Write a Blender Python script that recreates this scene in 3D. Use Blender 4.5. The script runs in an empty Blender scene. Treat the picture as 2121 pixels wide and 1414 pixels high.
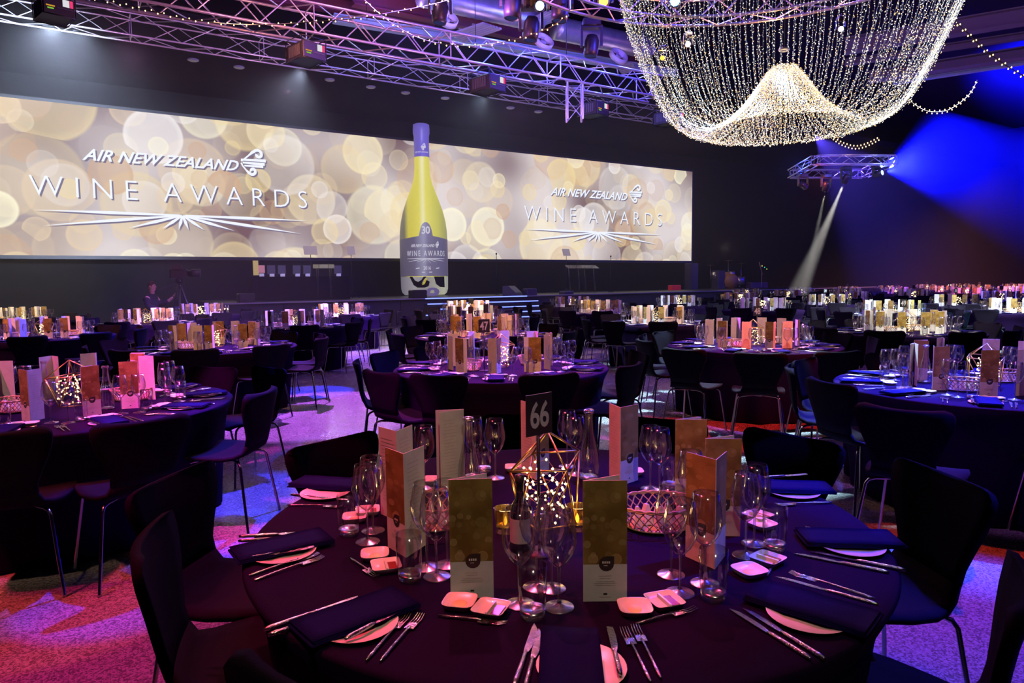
import bpy, math, random
from math import sin, cos, pi, sqrt, radians, atan2
from mathutils import Vector, Matrix, noise
random.seed(7)
S = bpy.context.scene
COL = S.collection

# ------------------------------------------------------------------ camera, world, exposure
CAMH, FPX = 1.52, 1414.0
pitch = math.atan(125 / FPX); roll = 0.0118
F_ = Vector((0, cos(pitch), -sin(pitch)))
R0 = Vector((1, 0, 0)); U0 = Vector((0, sin(pitch), cos(pitch)))
R_ = R0 * cos(roll) - U0 * sin(roll)
U_ = R0 * sin(roll) + U0 * cos(roll)
cam = bpy.data.cameras.new('camera'); co = bpy.data.objects.new('camera', cam); COL.objects.link(co)
cam.sensor_fit = 'HORIZONTAL'; cam.sensor_width = 36; cam.lens = 36 * FPX / 2121
cam.clip_start = .05; cam.clip_end = 300
m = Matrix((R_, U_, -F_)).transposed().to_4x4(); m.translation = (0, 0, CAMH); co.matrix_world = m
S.camera = co
CP = Vector((0, 0, CAMH))
def ray(x, y): return F_ + R_ * ((x - 1060.5) / FPX) - U_ * ((y - 707) / FPX)
def W(x, y, z=0.75):                       # pixel -> point on the horizontal plane z
    r = ray(x, y); t = (z - CAMH) / r.z
    return CP + r * t
def WY(x, y, Y):                           # pixel -> point at depth Y
    r = ray(x, y); return CP + r * (Y / r.y)
DD = Vector((.842, .539, 0)); NN = Vector((-.539, .842, 0))
def WC(x, y, c):                           # pixel -> point on the vertical plane n.p = c (parallel to the screen)
    r = ray(x, y); return CP + r * (c / NN.dot(r))
def DN(t, c, z): return DD * t + NN * c + Vector((0, 0, z))

wd = bpy.data.worlds.new('world'); S.world = wd; wd.use_nodes = True
wd.node_tree.nodes['Background'].inputs[0].default_value = (.02, .015, .045, 1)
wd.node_tree.nodes['Background'].inputs[1].default_value = .12
S.view_settings.view_transform = 'Standard'; S.view_settings.look = 'None'
S.view_settings.exposure = 0.0; S.view_settings.gamma = 1.0; S.view_settings.use_curve_mapping = False
cy = S.cycles
cy.max_bounces = 8; cy.diffuse_bounces = 2; cy.glossy_bounces = 3; cy.transmission_bounces = 6
cy.transparent_max_bounces = 40; cy.volume_bounces = 0
cy.sample_clamp_indirect = 2.0; cy.sample_clamp_direct = 0
cy.caustics_reflective = False; cy.caustics_refractive = False
cy.volume_step_rate = 1.0
cy.use_adaptive_sampling = True; cy.adaptive_threshold = .02

# ------------------------------------------------------------------ lights
def spot(name, pos, target, col, power, deg, blend=.3, rad=.06, gobo=None, gscale=6, gthr=.3, spec=1.0):
    l = bpy.data.lights.new(name, 'SPOT'); l.color = col; l.energy = power
    l.spot_size = radians(deg); l.spot_blend = blend; l.shadow_soft_size = rad
    l.specular_factor = spec
    o = bpy.data.objects.new(name, l); COL.objects.link(o); o.location = pos
    o.rotation_euler = (Vector(target) - Vector(pos)).to_track_quat('-Z', 'Y').to_euler()
    if gobo:
        l.use_nodes = True; nt = l.node_tree; em = nt.nodes['Emission']
        tc = nt.nodes.new('ShaderNodeTexCoord'); mp = nt.nodes.new('ShaderNodeMapping')
        mp.inputs['Scale'].default_value = (gscale,) * 3; mp.inputs['Location'].default_value = (gobo * 3.1, gobo * 1.7, 0)
        nt.links.new(tc.outputs['Normal'], mp.inputs[0])
        if gobo >= 5:
            vt = nt.nodes.new('ShaderNodeTexVoronoi'); vt.feature = 'DISTANCE_TO_EDGE'; out = vt.outputs['Distance']
        else:
            vt = nt.nodes.new('ShaderNodeTexNoise'); vt.inputs['Scale'].default_value = 1; vt.inputs['Detail'].default_value = 1; out = vt.outputs['Fac']
        nt.links.new(mp.outputs[0], vt.inputs['Vector'])
        if gobo >= 5: vt.inputs['Scale'].default_value = 1
        mr = nt.nodes.new('ShaderNodeMapRange'); mr.inputs[1].default_value = gthr; mr.inputs[2].default_value = gthr + .03
        nt.links.new(out, mr.inputs[0]); nt.links.new(mr.outputs[0], em.inputs['Strength'])
    return o
PINK = (1, .04, .30); RED = (1, .05, .03); MAG = (.85, .06, .75); VIO = (.35, .08, 1); BLUE = (.03, .04, 1); ORG = (1, .30, .08)
CYAN = (.55, .85, 1); WARM = (1, .75, .45); WHITE = (1, .93, .85)
TABLES = []
def up(x, y, dx, dy, z=6.8): return Vector((x + dx, y + dy, z))
def at(px, py, z=0): return W(px, py, z)
# floor washes in the aisles
a = at(140, 1390); spot('pink_floor_spotlight', up(a.x, a.y, -2.2, -1.5), a, (1, .02, .16), 1500, 26, .2)
a = at(120, 1235); spot('orange_floor_spotlight', up(a.x, a.y, -2, -1.5), a, (1, .10, .01), 1900, 12, .15)
a = at(470, 1290); spot('magenta_floor_spotlight', up(a.x, a.y, -1, -2), a, (1, .02, .28), 1700, 15, .2)
a = at(470, 1120); spot('blue_floor_spotlight', up(a.x, a.y, .9, 2), a, BLUE, 12000, 9, .1)
a = at(500, 1020); spot('blue_patch_spotlight', up(a.x, a.y, .9, 2), a, BLUE, 10000, 8, .1)
a = at(640, 812); spot('blue_rear_patch_spotlight', up(a.x, a.y, 1.5, 1), a, BLUE, 14000, 10, .1)
a = at(280, 1215); spot('blue_front_patch_spotlight', up(a.x, a.y, .3, 2.4), a, BLUE, 5000, 8, .1)
a = at(660, 850); spot('violet_floor_spotlight', up(a.x, a.y, -.8, 2.5), a, (.60, .12, 1), 12000, 23, .2)
a = at(600, 1010); spot('pink_aisle_spotlight', up(a.x, a.y, -1, -3), a, (1, .04, .55), 5500, 20, .2, gobo=3, gscale=5, gthr=.47)
a = at(780, 740); spot('violet_aisle_spotlight', up(a.x, a.y, 1.5, 3), a, (.42, .10, 1), 10000, 26, .3)
a = at(1470, 860); spot('gobo_floor_spotlight', up(a.x, a.y, 1, 1.5), a, CYAN, 16000, 30, .15, gobo=5, gscale=9, gthr=.09)
a = at(1790, 1000); spot('gobo_aisle_spotlight', up(a.x, a.y, -.5, 1.5), a, CYAN, 9000, 15, .15, gobo=6, gscale=12, gthr=.09)
a = at(1560, 885); spot('red_floor_spotlight', up(a.x, a.y, 2, -2), a, (1, .02, .015), 4200, 18, .2, gobo=2, gscale=8, gthr=.4)
a = at(2030, 1360); spot('indigo_floor_spotlight', up(a.x, a.y, 1.5, -1), a, (.06, .045, 1), 5500, 20, .12)
a = at(2010, 1215); spot('ember_floor_spotlight', up(a.x, a.y, 1, 2.5), a, (1, .04, .01), 2000, 14, .12)
# table washes
def wash(name, x, y, dx, dy, col, p, deg, z=6.8, bl=.5, rad=.05): spot(name, up(x, y, dx, dy, z), (x, y, .8), col, p * .75, deg * .85, bl, rad)
wash('pink_table_spotlight', -.15, 2.1, -1.9, -.4, (1, .05, .10), 2600, 22)
wash('blue_table_spotlight', .85, 2.3, 2.6, .9, (.05, .05, 1), 5200, 17)
wash('rear_magenta_spotlight', .1, 2.3, -.6, 4.2, (1, .11, .28), 2400, 22)
wash('amber_front_spotlight', .1, 1.9, .6, -4.2, (1, .74, .55), 620, 20)
wash('pink_left_table_spotlight', -2.9, 4.3, -1.6, -1.5, (1, .07, .35), 3800, 26)
wash('violet_left_table_spotlight', -2.9, 4.4, 2.5, 3.5, (.3, .12, 1), 4200, 26)
wash('amber_left_table_spotlight', -2.9, 4.0, .8, -4.6, (1, .6, .4), 900, 22)
wash('magenta_centre_table_spotlight', -.1, 6.1, -1.6, 3.4, (1, .08, .8), 17000, 22)
wash('amber_centre_table_spotlight', -.1, 6.0, .5, -4.6, (1, .34, .16), 3000, 20)
wash('blue_centre_table_spotlight', -.1, 6.1, 3.6, .5, (.06, .06, 1), 9000, 24)
wash('blue_right_table_spotlight', 3.2, 4.8, 1.8, 2.4, (.04, .05, 1), 48000, 24)
wash('violet_right_table_spotlight', 3.2, 4.8, -2.8, -1.6, (.75, .2, .95), 1500, 24)
wash('amber_right_table_spotlight', 3.2, 4.7, .6, -4.6, (1, .45, .3), 620, 20)
wash('violet_second_row_spotlight', 2.8, 7.9, -1.8, 3, (.62, .13, 1), 17000, 22)
wash('amber_second_row_spotlight', 2.8, 7.8, .6, -4.8, (1, .42, .3), 3200, 20)
wash('white_third_row_spotlight', 5.6, 10.0, -1, -3.5, (1, .95, .8), 8000, 30)
wash('white_mid_spotlight', 8.8, 15.2, -1, -4.5, (.85, .95, 1), 17000, 46)
wash('white_mid_rear_spotlight', 8.5, 17.5, 5, -5, (.75, .92, 1), 16000, 46)
wash('white_third_table_spotlight', 2.6, 12.2, 1.5, -4, (1, .6, .42), 6500, 26)
wash('white_rim_third_table_spotlight', 2.6, 12.2, -4, -1, (.6, .85, 1), 8000, 26)
wash('warm_fourth_row_spotlight', 2.4, 17.0, 1, -4.5, (1, .75, .4), 11000, 36)
wash('magenta_third_row_spotlight', -.4, 9.7, -1, 3.5, (.8, .15, 1), 17000, 24)
wash('orange_third_row_spotlight', -.4, 9.7, .5, -4.5, (1, .36, .16), 5500, 22)
wash('white_fourth_row_spotlight', -1.1, 15.5, 1, -4.5, (1, .7, .35), 11000, 38)
wash('violet_fourth_row_spotlight', -1.1, 15.5, 3.5, -2.7, (.5, .25, 1), 14000, 36)
wash('violet_left_mid_spotlight', -3.7, 8.4, 1.8, 3.6, (.4, .10, 1), 16000, 26)
wash('amber_left_mid_spotlight', -3.7, 8.3, 1.2, -4.4, (1, .40, .16), 2600, 24)
wash('blue_left_far_spotlight', -7.2, 10.6, 3.6, 2, (.06, .06, 1), 16000, 34)
wash('pink_left_far_spotlight', -7.2, 10.6, -1.5, -3.6, (1, .3, .3), 7000, 30)
wash('blue_left_rear_spotlight', -5.2, 14.6, 4.5, -3.5, (.25, .12, 1), 26000, 50)
wash('amber_left_rear_spotlight', -5.6, 14.6, 1.5, -4.5, (1, .5, .3), 12000, 46)
wash('warm_far_left_spotlight', -11.2, 16.0, 2, -4.5, (1, .8, .45), 8000, 34)
wash('magenta_far_right_spotlight', 21, 25, -3, -5, (1, .16, .4), 17000, 86, 8)
wash('blue_far_right_spotlight', 19, 29, -5, 3, (.10, .06, 1), 22000, 70, 8)
wash('orange_far_right_spotlight', 24, 33, 0, -7, (1, .35, .2), 13000, 84, 8)
wash('blue_far_corner_spotlight', 15, 21, -4, 2, (.1, .08, 1), 30000, 40, 8)
wash('teal_chair_spotlight', 9.0, 12.3, 4, -3.5, (.3, .75, 1), 16000, 30, 8)
# low level violet fill from an unseen area light
def area(name, pos, tgt, col, p, sx, sy):
    l = bpy.data.lights.new(name, 'AREA'); l.shape = 'RECTANGLE'; l.size = sx; l.size_y = sy; l.color = col; l.energy = p
    o = bpy.data.objects.new(name, l); COL.objects.link(o); o.location = pos
    o.rotation_euler = (Vector(tgt) - Vector(pos)).to_track_quat('-Z', 'Y').to_euler(); return o
area('dim_fill_light', (0, -4, 8.5), (1, 6, 0), (.6, .5, 1), 3, 8, 3)
# truss and ceiling uplights
def pt(name, pos, col, p, r=.05):
    l = bpy.data.lights.new(name, 'POINT'); l.color = col; l.energy = p; l.shadow_soft_size = r
    o = bpy.data.objects.new(name, l); COL.objects.link(o); o.location = pos; return o

# ------------------------------------------------------------------ materials
MATS = {}
def mat(name, col=(.5, .5, .5), rough=.5, metal=0, emit=None, es=0, spec=.5, bump=None, noise_col=None, sheen=0, coat=0, sampling=None):
    if name in MATS: return MATS[name]
    mt = bpy.data.materials.new(name); mt.use_nodes = True; nt = mt.node_tree; b = nt.nodes['Principled BSDF']
    b.inputs['Base Color'].default_value = (*col, 1); b.inputs['Roughness'].default_value = rough; b.inputs['Metallic'].default_value = metal
    b.inputs['Specular IOR Level'].default_value = spec
    if sheen: b.inputs['Sheen Weight'].default_value = sheen
    if coat: b.inputs['Coat Weight'].default_value = coat
    if emit: b.inputs['Emission Color'].default_value = (*emit, 1); b.inputs['Emission Strength'].default_value = es
    tc = nt.nodes.new('ShaderNodeTexCoord')
    nz = nt.nodes.new('ShaderNodeTexNoise'); nz.inputs['Scale'].default_value = (bump or noise_col or (30, .1))[0]; nz.inputs['Detail'].default_value = 3
    nt.links.new(tc.outputs['Object'], nz.inputs['Vector'])
    mx = nt.nodes.new('ShaderNodeMix'); mx.data_type = 'RGBA'
    k = noise_col[1] if noise_col else .15
    mx.inputs[6].default_value = (*[c * (1 - k) for c in col], 1); mx.inputs[7].default_value = (*[min(1, c * (1 + k)) for c in col], 1)
    nt.links.new(nz.outputs['Fac'], mx.inputs[0]); nt.links.new(mx.outputs[2], b.inputs['Base Color'])
    if bump:
        bp = nt.nodes.new('ShaderNodeBump'); bp.inputs['Strength'].default_value = bump[1]; bp.inputs['Distance'].default_value = .004
        nt.links.new(nz.outputs['Fac'], bp.inputs['Height']); nt.links.new(bp.outputs[0], b.inputs['Normal'])
    if sampling: mt.cycles.emission_sampling = sampling
    MATS[name] = mt; return mt
def emis(name, col, s, sampling='NONE'):
    if name in MATS: return MATS[name]
    mt = bpy.data.materials.new(name); mt.use_nodes = True; nt = mt.node_tree; nt.nodes.clear()
    e = nt.nodes.new('ShaderNodeEmission'); e.inputs[0].default_value = (*col, 1); e.inputs[1].default_value = s
    o = nt.nodes.new('ShaderNodeOutputMaterial'); nt.links.new(e.outputs[0], o.inputs[0])
    mt.cycles.emission_sampling = sampling; MATS[name] = mt; return mt
def thin_glass(name, tint=(1, 1, 1), base=.16, edge=1.0, rough=.10):
    mt = bpy.data.materials.new(name); mt.use_nodes = True; nt = mt.node_tree; nt.nodes.clear()
    tr = nt.nodes.new('ShaderNodeBsdfTransparent'); tr.inputs[0].default_value = (*tint, 1)
    gl = nt.nodes.new('ShaderNodeBsdfGlossy'); gl.inputs['Roughness'].default_value = max(rough, .04)
    lw = nt.nodes.new('ShaderNodeLayerWeight'); lw.inputs[0].default_value = .35
    mr = nt.nodes.new('ShaderNodeMapRange'); mr.inputs[3].default_value = base; mr.inputs[4].default_value = edge
    pw = nt.nodes.new('ShaderNodeMath'); pw.operation = 'POWER'; pw.inputs[1].default_value = 1.25
    nt.links.new(lw.outputs['Facing'], pw.inputs[0]); nt.links.new(pw.outputs[0], mr.inputs[0])
    mx = nt.nodes.new('ShaderNodeMixShader'); o = nt.nodes.new('ShaderNodeOutputMaterial')
    nt.links.new(mr.outputs[0], mx.inputs[0]); nt.links.new(tr.outputs[0], mx.inputs[1]); nt.links.new(gl.outputs[0], mx.inputs[2])
    nt.links.new(mx.outputs[0], o.inputs[0]); MATS[name] = mt; return mt
GLASS = thin_glass('clear_glass'); GLASS_T = thin_glass('thick_glass', (.93, .93, .95), .34, 1.0, .22)
GREENG = thin_glass('green_glass', (.02, .06, .01), .1, .6); ACRYL = thin_glass('acrylic', (.93, .93, 1), .035, .35, .08)
CLOTH = mat('navy_tablecloth', (.0085, .0032, .020), .8, bump=(220, .25), noise_col=(220, .3), spec=.015)
NAPK = mat('navy_napkin', (.005, .004, .045), .75, bump=(300, .3), spec=.02)
CHAIRF = mat('dark_upholstery', (.0070, .0052, .0105), .8, bump=(400, .35), spec=.03)
CHROME = mat('chrome', (.75, .75, .78), .12, 1)
STEEL = mat('hammered_cutlery_steel', (.8, .78, .76), .16, 1, bump=(260, .5))
CERAM = mat('white_ceramic', (.80, .74, .70), .25, coat=.3)
BUTTER = mat('butter', (.9, .75, .35), .5); OILM = mat('red_dip', (.25, .02, .02), .2)
BREAD = mat('folded_paper_napkin', (.75, .70, .66), .8)
WICK = mat('woven_willow', (.55, .36, .22), .7, bump=(120, .4))
GOLD = mat('brushed_gold', (.75, .50, .14), .28, 1)
BLACKM = mat('matt_black_metal', (.012, .012, .014), .45)
BLACKP = mat('black_plastic', (.02, .02, .022), .4)
ALU = mat('aluminium_truss', (.62, .60, .62), .32, .65)
PAPER = mat('white_menu_paper', (.60, .58, .57), .75)
INK = mat('menu_ink', (.02, .018, .015), .6); INKG = mat('menu_grey_ink', (.50, .44, .42), .8); INKW = mat('menu_white_ink', (.75, .72, .65), .8)
DARKW = mat('charcoal_drape', (.010, .009, .010), .95, spec=.03, bump=(3, .3), noise_col=(.6, .3))
def bokeh_nodes(nt, vec, layers, bg1, bg2, cols, bgscale):
    nz = nt.nodes.new('ShaderNodeTexNoise'); nz.inputs['Scale'].default_value = bgscale; nz.inputs['Detail'].default_value = 1
    nt.links.new(vec, nz.inputs['Vector'])
    rp = nt.nodes.new('ShaderNodeValToRGB'); e = rp.color_ramp.elements
    e[0].position = .36; e[0].color = (*bg1, 1); e[1].position = .64; e[1].color = (*bg2, 1)
    nt.links.new(nz.outputs['Fac'], rp.inputs[0]); out = rp.outputs[0]
    for i, (sc, rad, amt) in enumerate(layers):
        mp = nt.nodes.new('ShaderNodeMapping'); mp.inputs['Location'].default_value = (i * 7.3, i * 3.9, 0); nt.links.new(vec, mp.inputs[0])
        vo = nt.nodes.new('ShaderNodeTexVoronoi'); vo.voronoi_dimensions = '2D'; vo.inputs['Scale'].default_value = sc; vo.inputs['Randomness'].default_value = .85
        nt.links.new(mp.outputs[0], vo.inputs['Vector'])
        sp = nt.nodes.new('ShaderNodeSeparateColor'); nt.links.new(vo.outputs['Color'], sp.inputs[0])
        # radius by cell
        r1 = nt.nodes.new('ShaderNodeMath'); r1.operation = 'MULTIPLY_ADD'; r1.inputs[1].default_value = rad * .32; r1.inputs[2].default_value = rad * .52
        nt.links.new(sp.outputs[0], r1.inputs[0])
        su = nt.nodes.new('ShaderNodeMath'); su.operation = 'SUBTRACT'; nt.links.new(r1.outputs[0], su.inputs[0]); nt.links.new(vo.outputs['Distance'], su.inputs[1])
        mr = nt.nodes.new('ShaderNodeMapRange'); mr.inputs[1].default_value = 0; mr.inputs[2].default_value = .025; nt.links.new(su.outputs[0], mr.inputs[0])
        rim = nt.nodes.new('ShaderNodeMapRange'); rim.inputs[1].default_value = .0; rim.inputs[2].default_value = .09; rim.inputs[3].default_value = 1.25; rim.inputs[4].default_value = .8
        nt.links.new(su.outputs[0], rim.inputs[0])
        am = nt.nodes.new('ShaderNodeMath'); am.operation = 'MULTIPLY'; nt.links.new(mr.outputs[0], am.inputs[0]); nt.links.new(rim.outputs[0], am.inputs[1])
        a2 = nt.nodes.new('ShaderNodeMath'); a2.operation = 'MULTIPLY'; nt.links.new(am.outputs[0], a2.inputs[0])
        a3 = nt.nodes.new('ShaderNodeMath'); a3.operation = 'MULTIPLY'; a3.inputs[1].default_value = amt; nt.links.new(sp.outputs[1], a3.inputs[0]); nt.links.new(a3.outputs[0], a2.inputs[1])
        cr = nt.nodes.new('ShaderNodeValToRGB'); cr.color_ramp.interpolation = 'CONSTANT'
        for j in range(len(cols) - 2): cr.color_ramp.elements.new(.5)
        for j, c in enumerate(cols):
            cr.color_ramp.elements[j].position = j / len(cols); cr.color_ramp.elements[j].color = (*c, 1)
        nt.links.new(sp.outputs[2], cr.inputs[0])
        mx = nt.nodes.new('ShaderNodeMix'); mx.data_type = 'RGBA'; nt.links.new(a2.outputs[0], mx.inputs[0])
        nt.links.new(out, mx.inputs[6]); nt.links.new(cr.outputs[0], mx.inputs[7]); out = mx.outputs[2]
    return out
def mk_gold():
    mt = bpy.data.materials.new('gold_bokeh_print'); mt.use_nodes = True; nt = mt.node_tree; b = nt.nodes['Principled BSDF']
    tc = nt.nodes.new('ShaderNodeTexCoord'); mp = nt.nodes.new('ShaderNodeMapping'); mp.inputs['Rotation'].default_value = (radians(90), 0, 0)
    nt.links.new(tc.outputs['Object'], mp.inputs[0])
    c = bokeh_nodes(nt, mp.outputs[0], [(22, .42, .8), (34, .4, .7)], (.17, .10, .02), (.32, .21, .06), [(.42, .31, .12), (.28, .20, .06), (.46, .33, .15)], 14)
    nt.links.new(c, b.inputs['Base Color']); b.inputs['Roughness'].default_value = .5; b.inputs['Specular IOR Level'].default_value = .3
    MATS['gp'] = mt; return mt
GOLDP = mk_gold()
def mk_screen():
    mt = bpy.data.materials.new('projected_bokeh_screen'); mt.use_nodes = True; nt = mt.node_tree; nt.nodes.clear()
    tc = nt.nodes.new('ShaderNodeTexCoord'); mp = nt.nodes.new('ShaderNodeMapping'); mp.inputs['Rotation'].default_value = (radians(90), 0, 0)
    nt.links.new(tc.outputs['Object'], mp.inputs[0])
    c = bokeh_nodes(nt, mp.outputs[0], [(.24, .46, .6), (.34, .44, .7), (.42, .45, .7), (.55, .42, .7), (.29, .45, .6), (.38, .46, .7), (.7, .4, .6), (.48, .44, .7)],
                    (.16, .09, .10), (.68, .61, .62), [(.80, .64, .33), (.74, .58, .40), (.95, .90, .66), (.58, .36, .22), (.88, .84, .84), (.86, .74, .48)], .2)
    e = nt.nodes.new('ShaderNodeEmission'); e.inputs[1].default_value = 1.18; o = nt.nodes.new('ShaderNodeOutputMaterial')
    nt.links.new(c, e.inputs[0]); nt.links.new(e.outputs[0], o.inputs[0]); return mt
SCREEN = mk_screen()
def mk_floor():
    mt = bpy.data.materials.new('polished_terrazzo'); mt.use_nodes = True; nt = mt.node_tree; b = nt.nodes['Principled BSDF']
    tc = nt.nodes.new('ShaderNodeTexCoord')
    v = nt.nodes.new('ShaderNodeTexVoronoi'); v.inputs['Scale'].default_value = 130; nt.links.new(tc.outputs['Object'], v.inputs['Vector'])
    sp = nt.nodes.new('ShaderNodeSeparateColor'); nt.links.new(v.outputs['Color'], sp.inputs[0])
    r = nt.nodes.new('ShaderNodeValToRGB'); e = r.color_ramp.elements; e[0].position = .2; e[0].color = (.09, .09, .095, 1); e[1].position = .75; e[1].color = (.24, .24, .25, 1)
    nt.links.new(sp.outputs[0], r.inputs[0]); nt.links.new(r.outputs[0], b.inputs['Base Color'])
    n = nt.nodes.new('ShaderNodeTexNoise'); n.inputs['Scale'].default_value = 4; nt.links.new(tc.outputs['Object'], n.inputs['Vector'])
    mr = nt.nodes.new('ShaderNodeMapRange'); mr.inputs[3].default_value = .14; mr.inputs[4].default_value = .34; nt.links.new(n.outputs['Fac'], mr.inputs[0])
    nt.links.new(mr.outputs[0], b.inputs['Roughness']); return mt
FLOOR = mk_floor()

# ------------------------------------------------------------------ mesh helpers
class MB:
    def __init__(s): s.v = []; s.f = []; s.m = []; s.sm = []
    def add(s, vs, fs, mi=0, smooth=False):
        o = len(s.v); s.v += [tuple(v) for v in vs]
        for f in fs: s.f.append([i + o for i in f]); s.m.append(mi); s.sm.append(smooth)
        return s
    def box(s, c, d, mi=0, rot=0, M=None):
        x, y, z = [q / 2 for q in d]; vs = [Vector((a * x, b * y, e * z)) for a in (-1, 1) for b in (-1, 1) for e in (-1, 1)]
        if M is None: M = Matrix.Rotation(rot, 3, 'Z')
        vs = [M @ v + Vector(c) for v in vs]
        return s.add(vs, [(0, 1, 3, 2), (4, 6, 7, 5), (0, 4, 5, 1), (2, 3, 7, 6), (0, 2, 6, 4), (1, 5, 7, 3)], mi)
    def bbox(s, c, d, bev=.02, mi=0):    # box with bevelled vertical and top edges
        x, y, z = [q / 2 for q in d]; rings = []
        def ring(ix, zz):
            X, Y = x - ix, y - ix; b = bev
            return [(X, -Y + b, zz), (X, Y - b, zz), (X - b, Y, zz), (-X + b, Y, zz), (-X, Y - b, zz), (-X, -Y + b, zz), (-X + b, -Y, zz), (X - b, -Y, zz)]
        rs = [ring(0, -z), ring(0, z - bev), ring(bev * .7, z)]; vs = [Vector(p) + Vector(c) for r in rs for p in r]; fs = []
        for k in range(2):
            for i in range(8): fs.append((k * 8 + i, k * 8 + (i + 1) % 8, k * 8 + 8 + (i + 1) % 8, k * 8 + 8 + i))
        fs.append(tuple(range(16, 24))); fs.append(tuple(reversed(range(8)))); return s.add(vs, fs, mi)
    def tube(s, pts, r, n=8, mi=0, closed=False, caps=True):
        pts = [Vector(p) for p in pts]; rr = r if isinstance(r, (list, tuple)) else [r] * len(pts)
        vs = []; N = len(pts); up = None
        for i, p in enumerate(pts):
            a = pts[(i - 1) % N] if (closed or i > 0) else p; b = pts[(i + 1) % N] if (closed or i < N - 1) else p
            t = (b - a).normalized() if (b - a).length > 1e-9 else Vector((0, 0, 1))
            if up is None: up = t.orthogonal().normalized()
            up = (up - t * up.dot(t)); up = up.normalized() if up.length > 1e-6 else t.orthogonal().normalized()
            w = t.cross(up)
            for k in range(n):
                q = 2 * pi * k / n; vs.append(p + (up * cos(q) + w * sin(q)) * rr[i])
        fs = []
        for i in range(N if closed else N - 1):
            for k in range(n):
                j = (i + 1) % N; fs.append((i * n + k, i * n + (k + 1) % n, j * n + (k + 1) % n, j * n + k))
        if not closed and caps: fs.append(tuple(reversed(range(n)))); fs.append(tuple(range((N - 1) * n, N * n)))
        return s.add(vs, fs, mi, True)
    def lathe(s, prof, n=20, mi=0, c=(0, 0, 0), smooth=True, sy=1.0):
        vs = []; fs = []; c = Vector(c)
        for (r, z) in prof:
            for k in range(n):
                q = 2 * pi * k / n; vs.append(c + Vector((r * cos(q), r * sin(q) * sy, z)))
        for i in range(len(prof) - 1):
            for k in range(n): fs.append((i * n + k, i * n + (k + 1) % n, (i + 1) * n + (k + 1) % n, (i + 1) * n + k))
        return s.add(vs, fs, mi, smooth)
    def mesh(s, name, mats):
        me = bpy.data.meshes.new(name); me.from_pydata(s.v, [], s.f)
        for q in (mats if isinstance(mats, (list, tuple)) else [mats]): me.materials.append(q)
        me.polygons.foreach_set('material_index', s.m); me.polygons.foreach_set('use_smooth', s.sm); me.update(); return me
    def obj(s, name, mats, parent=None, loc=None): return link(name, s.mesh(name, mats), parent, loc)
def link(name, me, parent=None, loc=None, rz=None, M=None):
    o = bpy.data.objects.new(name, me); COL.objects.link(o)
    if parent: o.parent = parent
    if M is not None: o.matrix_local = M
    if loc is not None: o.location = loc
    if rz is not None: o.rotation_euler = (0, 0, rz)
    return o
def tag(o, label=None, cat=None, group=None, kind=None):
    if label: o['label'] = label
    if cat: o['category'] = cat
    if group: o['group'] = group
    if kind: o['kind'] = kind
    return o
def thing(name, label, cat, loc=(0, 0, 0), rz=0, group=None):
    return tag(link(name, None, None, loc, rz), label, cat, group)
def struct(o): o['kind'] = 'structure'; return o
def place(name, kit, loc, rz, label, cat, group=None, scale=None):
    """kit: list of (part name, mesh, material label) -> thing; a kit with one mesh is one object"""
    if len(kit) == 1: r = link(name, kit[0][1], None, loc, rz)
    else:
        r = link(name, None, None, loc, rz)
        for k in kit: link(k[0], k[1], r)
    if scale: r.scale = (scale,) * 3
    return tag(r, label, cat, group)
def text_mesh(txt, shear=0, offset=0, spacing=1.0, res=3, extrude=0):
    cu = bpy.data.curves.new('t', 'FONT'); cu.body = txt; cu.shear = shear; cu.offset = offset; cu.space_character = spacing; cu.resolution_u = res; cu.extrude = extrude
    o = bpy.data.objects.new('t', cu); COL.objects.link(o); dg = bpy.context.evaluated_depsgraph_get(); dg.update()
    me = o.evaluated_get(dg).to_mesh(); vs = [v.co.copy() for v in me.vertices]; fs = [tuple(p.vertices) for p in me.polygons]
    bpy.data.objects.remove(o); bpy.data.curves.remove(cu)
    x0 = min(v.x for v in vs); x1 = max(v.x for v in vs); y0 = min(v.y for v in vs); y1 = max(v.y for v in vs)
    return [Vector(((v.x - x0) / (x1 - x0), (v.y - y0) / (y1 - y0), v.z)) for v in vs], fs, (x1 - x0) / (y1 - y0)   # normalised to the unit square

# ------------------------------------------------------------------ the hall
H = 11.0
T0, T1, C0, C1 = -22, 52, -16, 28.5
def wallbox(name, a, b, z0, z1, th=.3, mt=DARKW):
    a = Vector(a); b = Vector(b); mid = (a + b) / 2; L = (b - a).length
    o = MB().box((0, 0, 0), (L, th, z1 - z0)).obj(name, mt, None, (mid.x, mid.y, (z0 + z1) / 2)); o.rotation_euler = (0, 0, atan2((b - a).y, (b - a).x)); return struct(o)
ang = atan2(DD.y, DD.x)
cc = DN((T0 + T1) / 2, (C0 + C1) / 2, 0)
fo = MB().box((0, 0, -.05), (T1 - T0, C1 - C0, .1)).obj('floor', FLOOR, None, cc); fo.rotation_euler = (0, 0, ang); struct(fo)
CEILM = mat('dark_ceiling', (.02, .018, .022), .9, spec=.05)
ce = MB().box((0, 0, H + .1), (T1 - T0, C1 - C0, .2)).obj('ceiling', CEILM, None, cc); ce.rotation_euler = (0, 0, ang); struct(ce)
wallbox('wall_back', DN(T0, C1 + .15, 0), DN(T1, C1 + .15, 0), 0, H)
wallbox('wall_right', DN(T1 + .15, C0, 0), DN(T1 + .15, C1, 0), 0, H, mt=mat('blue_black_drape', (.02, .016, .04), .95, spec=.03, noise_col=(.3, .4)))
wallbox('wall_left', DN(T0 - .15, C0, 0), DN(T0 - .15, C1, 0), 0, H)
wallbox('wall_front', DN(T0, C0 - .15, 0), DN(T1, C0 - .15, 0), 0, H)
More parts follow.
